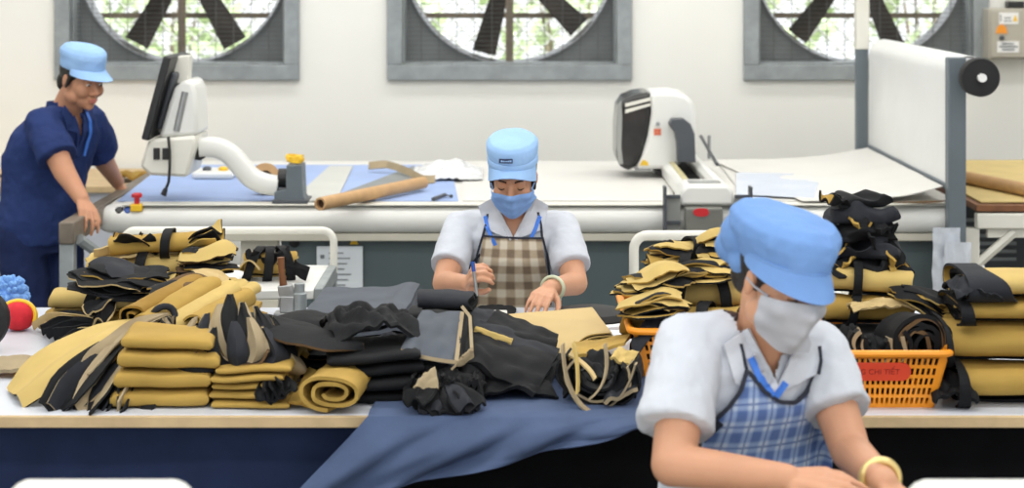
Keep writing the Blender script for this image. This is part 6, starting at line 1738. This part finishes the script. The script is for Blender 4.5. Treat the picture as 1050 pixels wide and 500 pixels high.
    # hair, cap, face
    hm = MB(); hm.ell(H @ (Vector((0,.020,.03))*k), (.079*k,.094*k,.085*k), H.to_3x3()); hm.ell(H @ (Vector((0,.075,-.03))*k), (.062*k,.04*k,.055*k), H.to_3x3())
    for s_ in (-1,1): hm.capsule(H @ (Vector((s_*.074,-.02,.03))*k), .010*k, H @ (Vector((s_*.079,-.006,-.03))*k), .006*k)
    dress(t, 'hair', fuse(hm, .004, 2, None, [(.015,.004)], 'hair'), M['hair'])
    cp = crown(H, k, [(.083,.101,.040,0),(.086,.104,.052,0),(.087,.105,.074,0),(.091,.109,.095,.004),(.089,.104,.113,.006),(.076,.089,.128,.006),(.05,.06,.135,.006),(.02,.02,.137,.006)], lump=.03, seed=9)
    co = dress(t, 'cap', fuse(cp, .0045, 2, None, [(.05,.005)], 'cap'), M['capblue'])
    dress(co, 'visor', visor(H, k, .085, .101, .050, .070, .022, 74, .018, .006), M['capblue'])
    for s_ in (-1,1):
        dress(t, 'eye', MB().ell(H @ (Vector((s_*.031,-.0855,-.005))*k), (.0115*k,.006*k,.0052*k), H.to_3x3()), M['eye'])
        dress(t, 'iris', MB().ell(H @ (Vector((s_*.031,-.0905,-.0065))*k), (.0048*k,.0022*k,.0045*k), H.to_3x3()), M['iris'])
        bw = MB(); bw.sheet(lambda u, v: H @ (Vector((s_*(.014+.034*u), -.0988+.018*u*u, .0165+.006*math.sin(PI*u*.8)-.004*u+.007*(v-.5)))*k), 8, 2, .002); dress(t, 'eyebrow', bw, M['brow'])
    lp = MB(); lp.ell(H @ (Vector((0,-.0945,-.0685))*k), (.021*k,.0065*k,.0052*k), H.to_3x3()); lp.ell(H @ (Vector((0,-.093,-.0775))*k), (.017*k,.0065*k,.0058*k), H.to_3x3()); dress(t, 'lips', lp, M['lip'])
    return t
man()
# ================================================================== light and camera
def area(name, loc, rot, sx, sy, power, colr=(1,1,1)):
    l = bpy.data.lights.new(name, 'AREA'); l.shape = 'RECTANGLE'; l.size = sx; l.size_y = sy; l.energy = power; l.color = colr
    o = bpy.data.objects.new(name, l); C.objects.link(o); o.location = loc; o.rotation_euler = rot; return o
for i, y in enumerate((1.0,4.0,7.0,9.6)):
    area('ceiling_lamp', (0,y,4.5), (0,0,0), 9, .5, [112,112,118,100][i], (1,.985,.96))
s = bpy.data.lights.new('sun','SUN'); s.energy = 7.5; s.angle = R(3); so = bpy.data.objects.new('sun', s); C.objects.link(so); so.rotation_euler = (R(38),0,R(12))
w = bpy.data.worlds.new('world'); bpy.context.scene.world = w; w.use_nodes = True
bg = w.node_tree.nodes['Background']; bg.inputs[0].default_value = (.93,.96,1,1); bg.inputs[1].default_value = 1.22
cam = bpy.data.cameras.new('camera'); co = bpy.data.objects.new('camera', cam); C.objects.link(co)
co.location = (0,0,CAMH); co.rotation_euler = (PI/2,0,0)
cam.sensor_width = 36; cam.sensor_fit = 'HORIZONTAL'; cam.lens = 36*F/1050; cam.shift_y = -(250-HOR)/1050
cam.dof.use_dof = True; cam.dof.focus_distance = 5.5; cam.dof.aperture_fstop = 4.0
cam.clip_end = 200
sc = bpy.context.scene; sc.camera = co
sc.view_settings.view_transform = 'Standard'; sc.view_settings.look = 'None'; sc.view_settings.exposure = 0.30; sc.view_settings.gamma = 1
sc.view_settings.use_curve_mapping = False
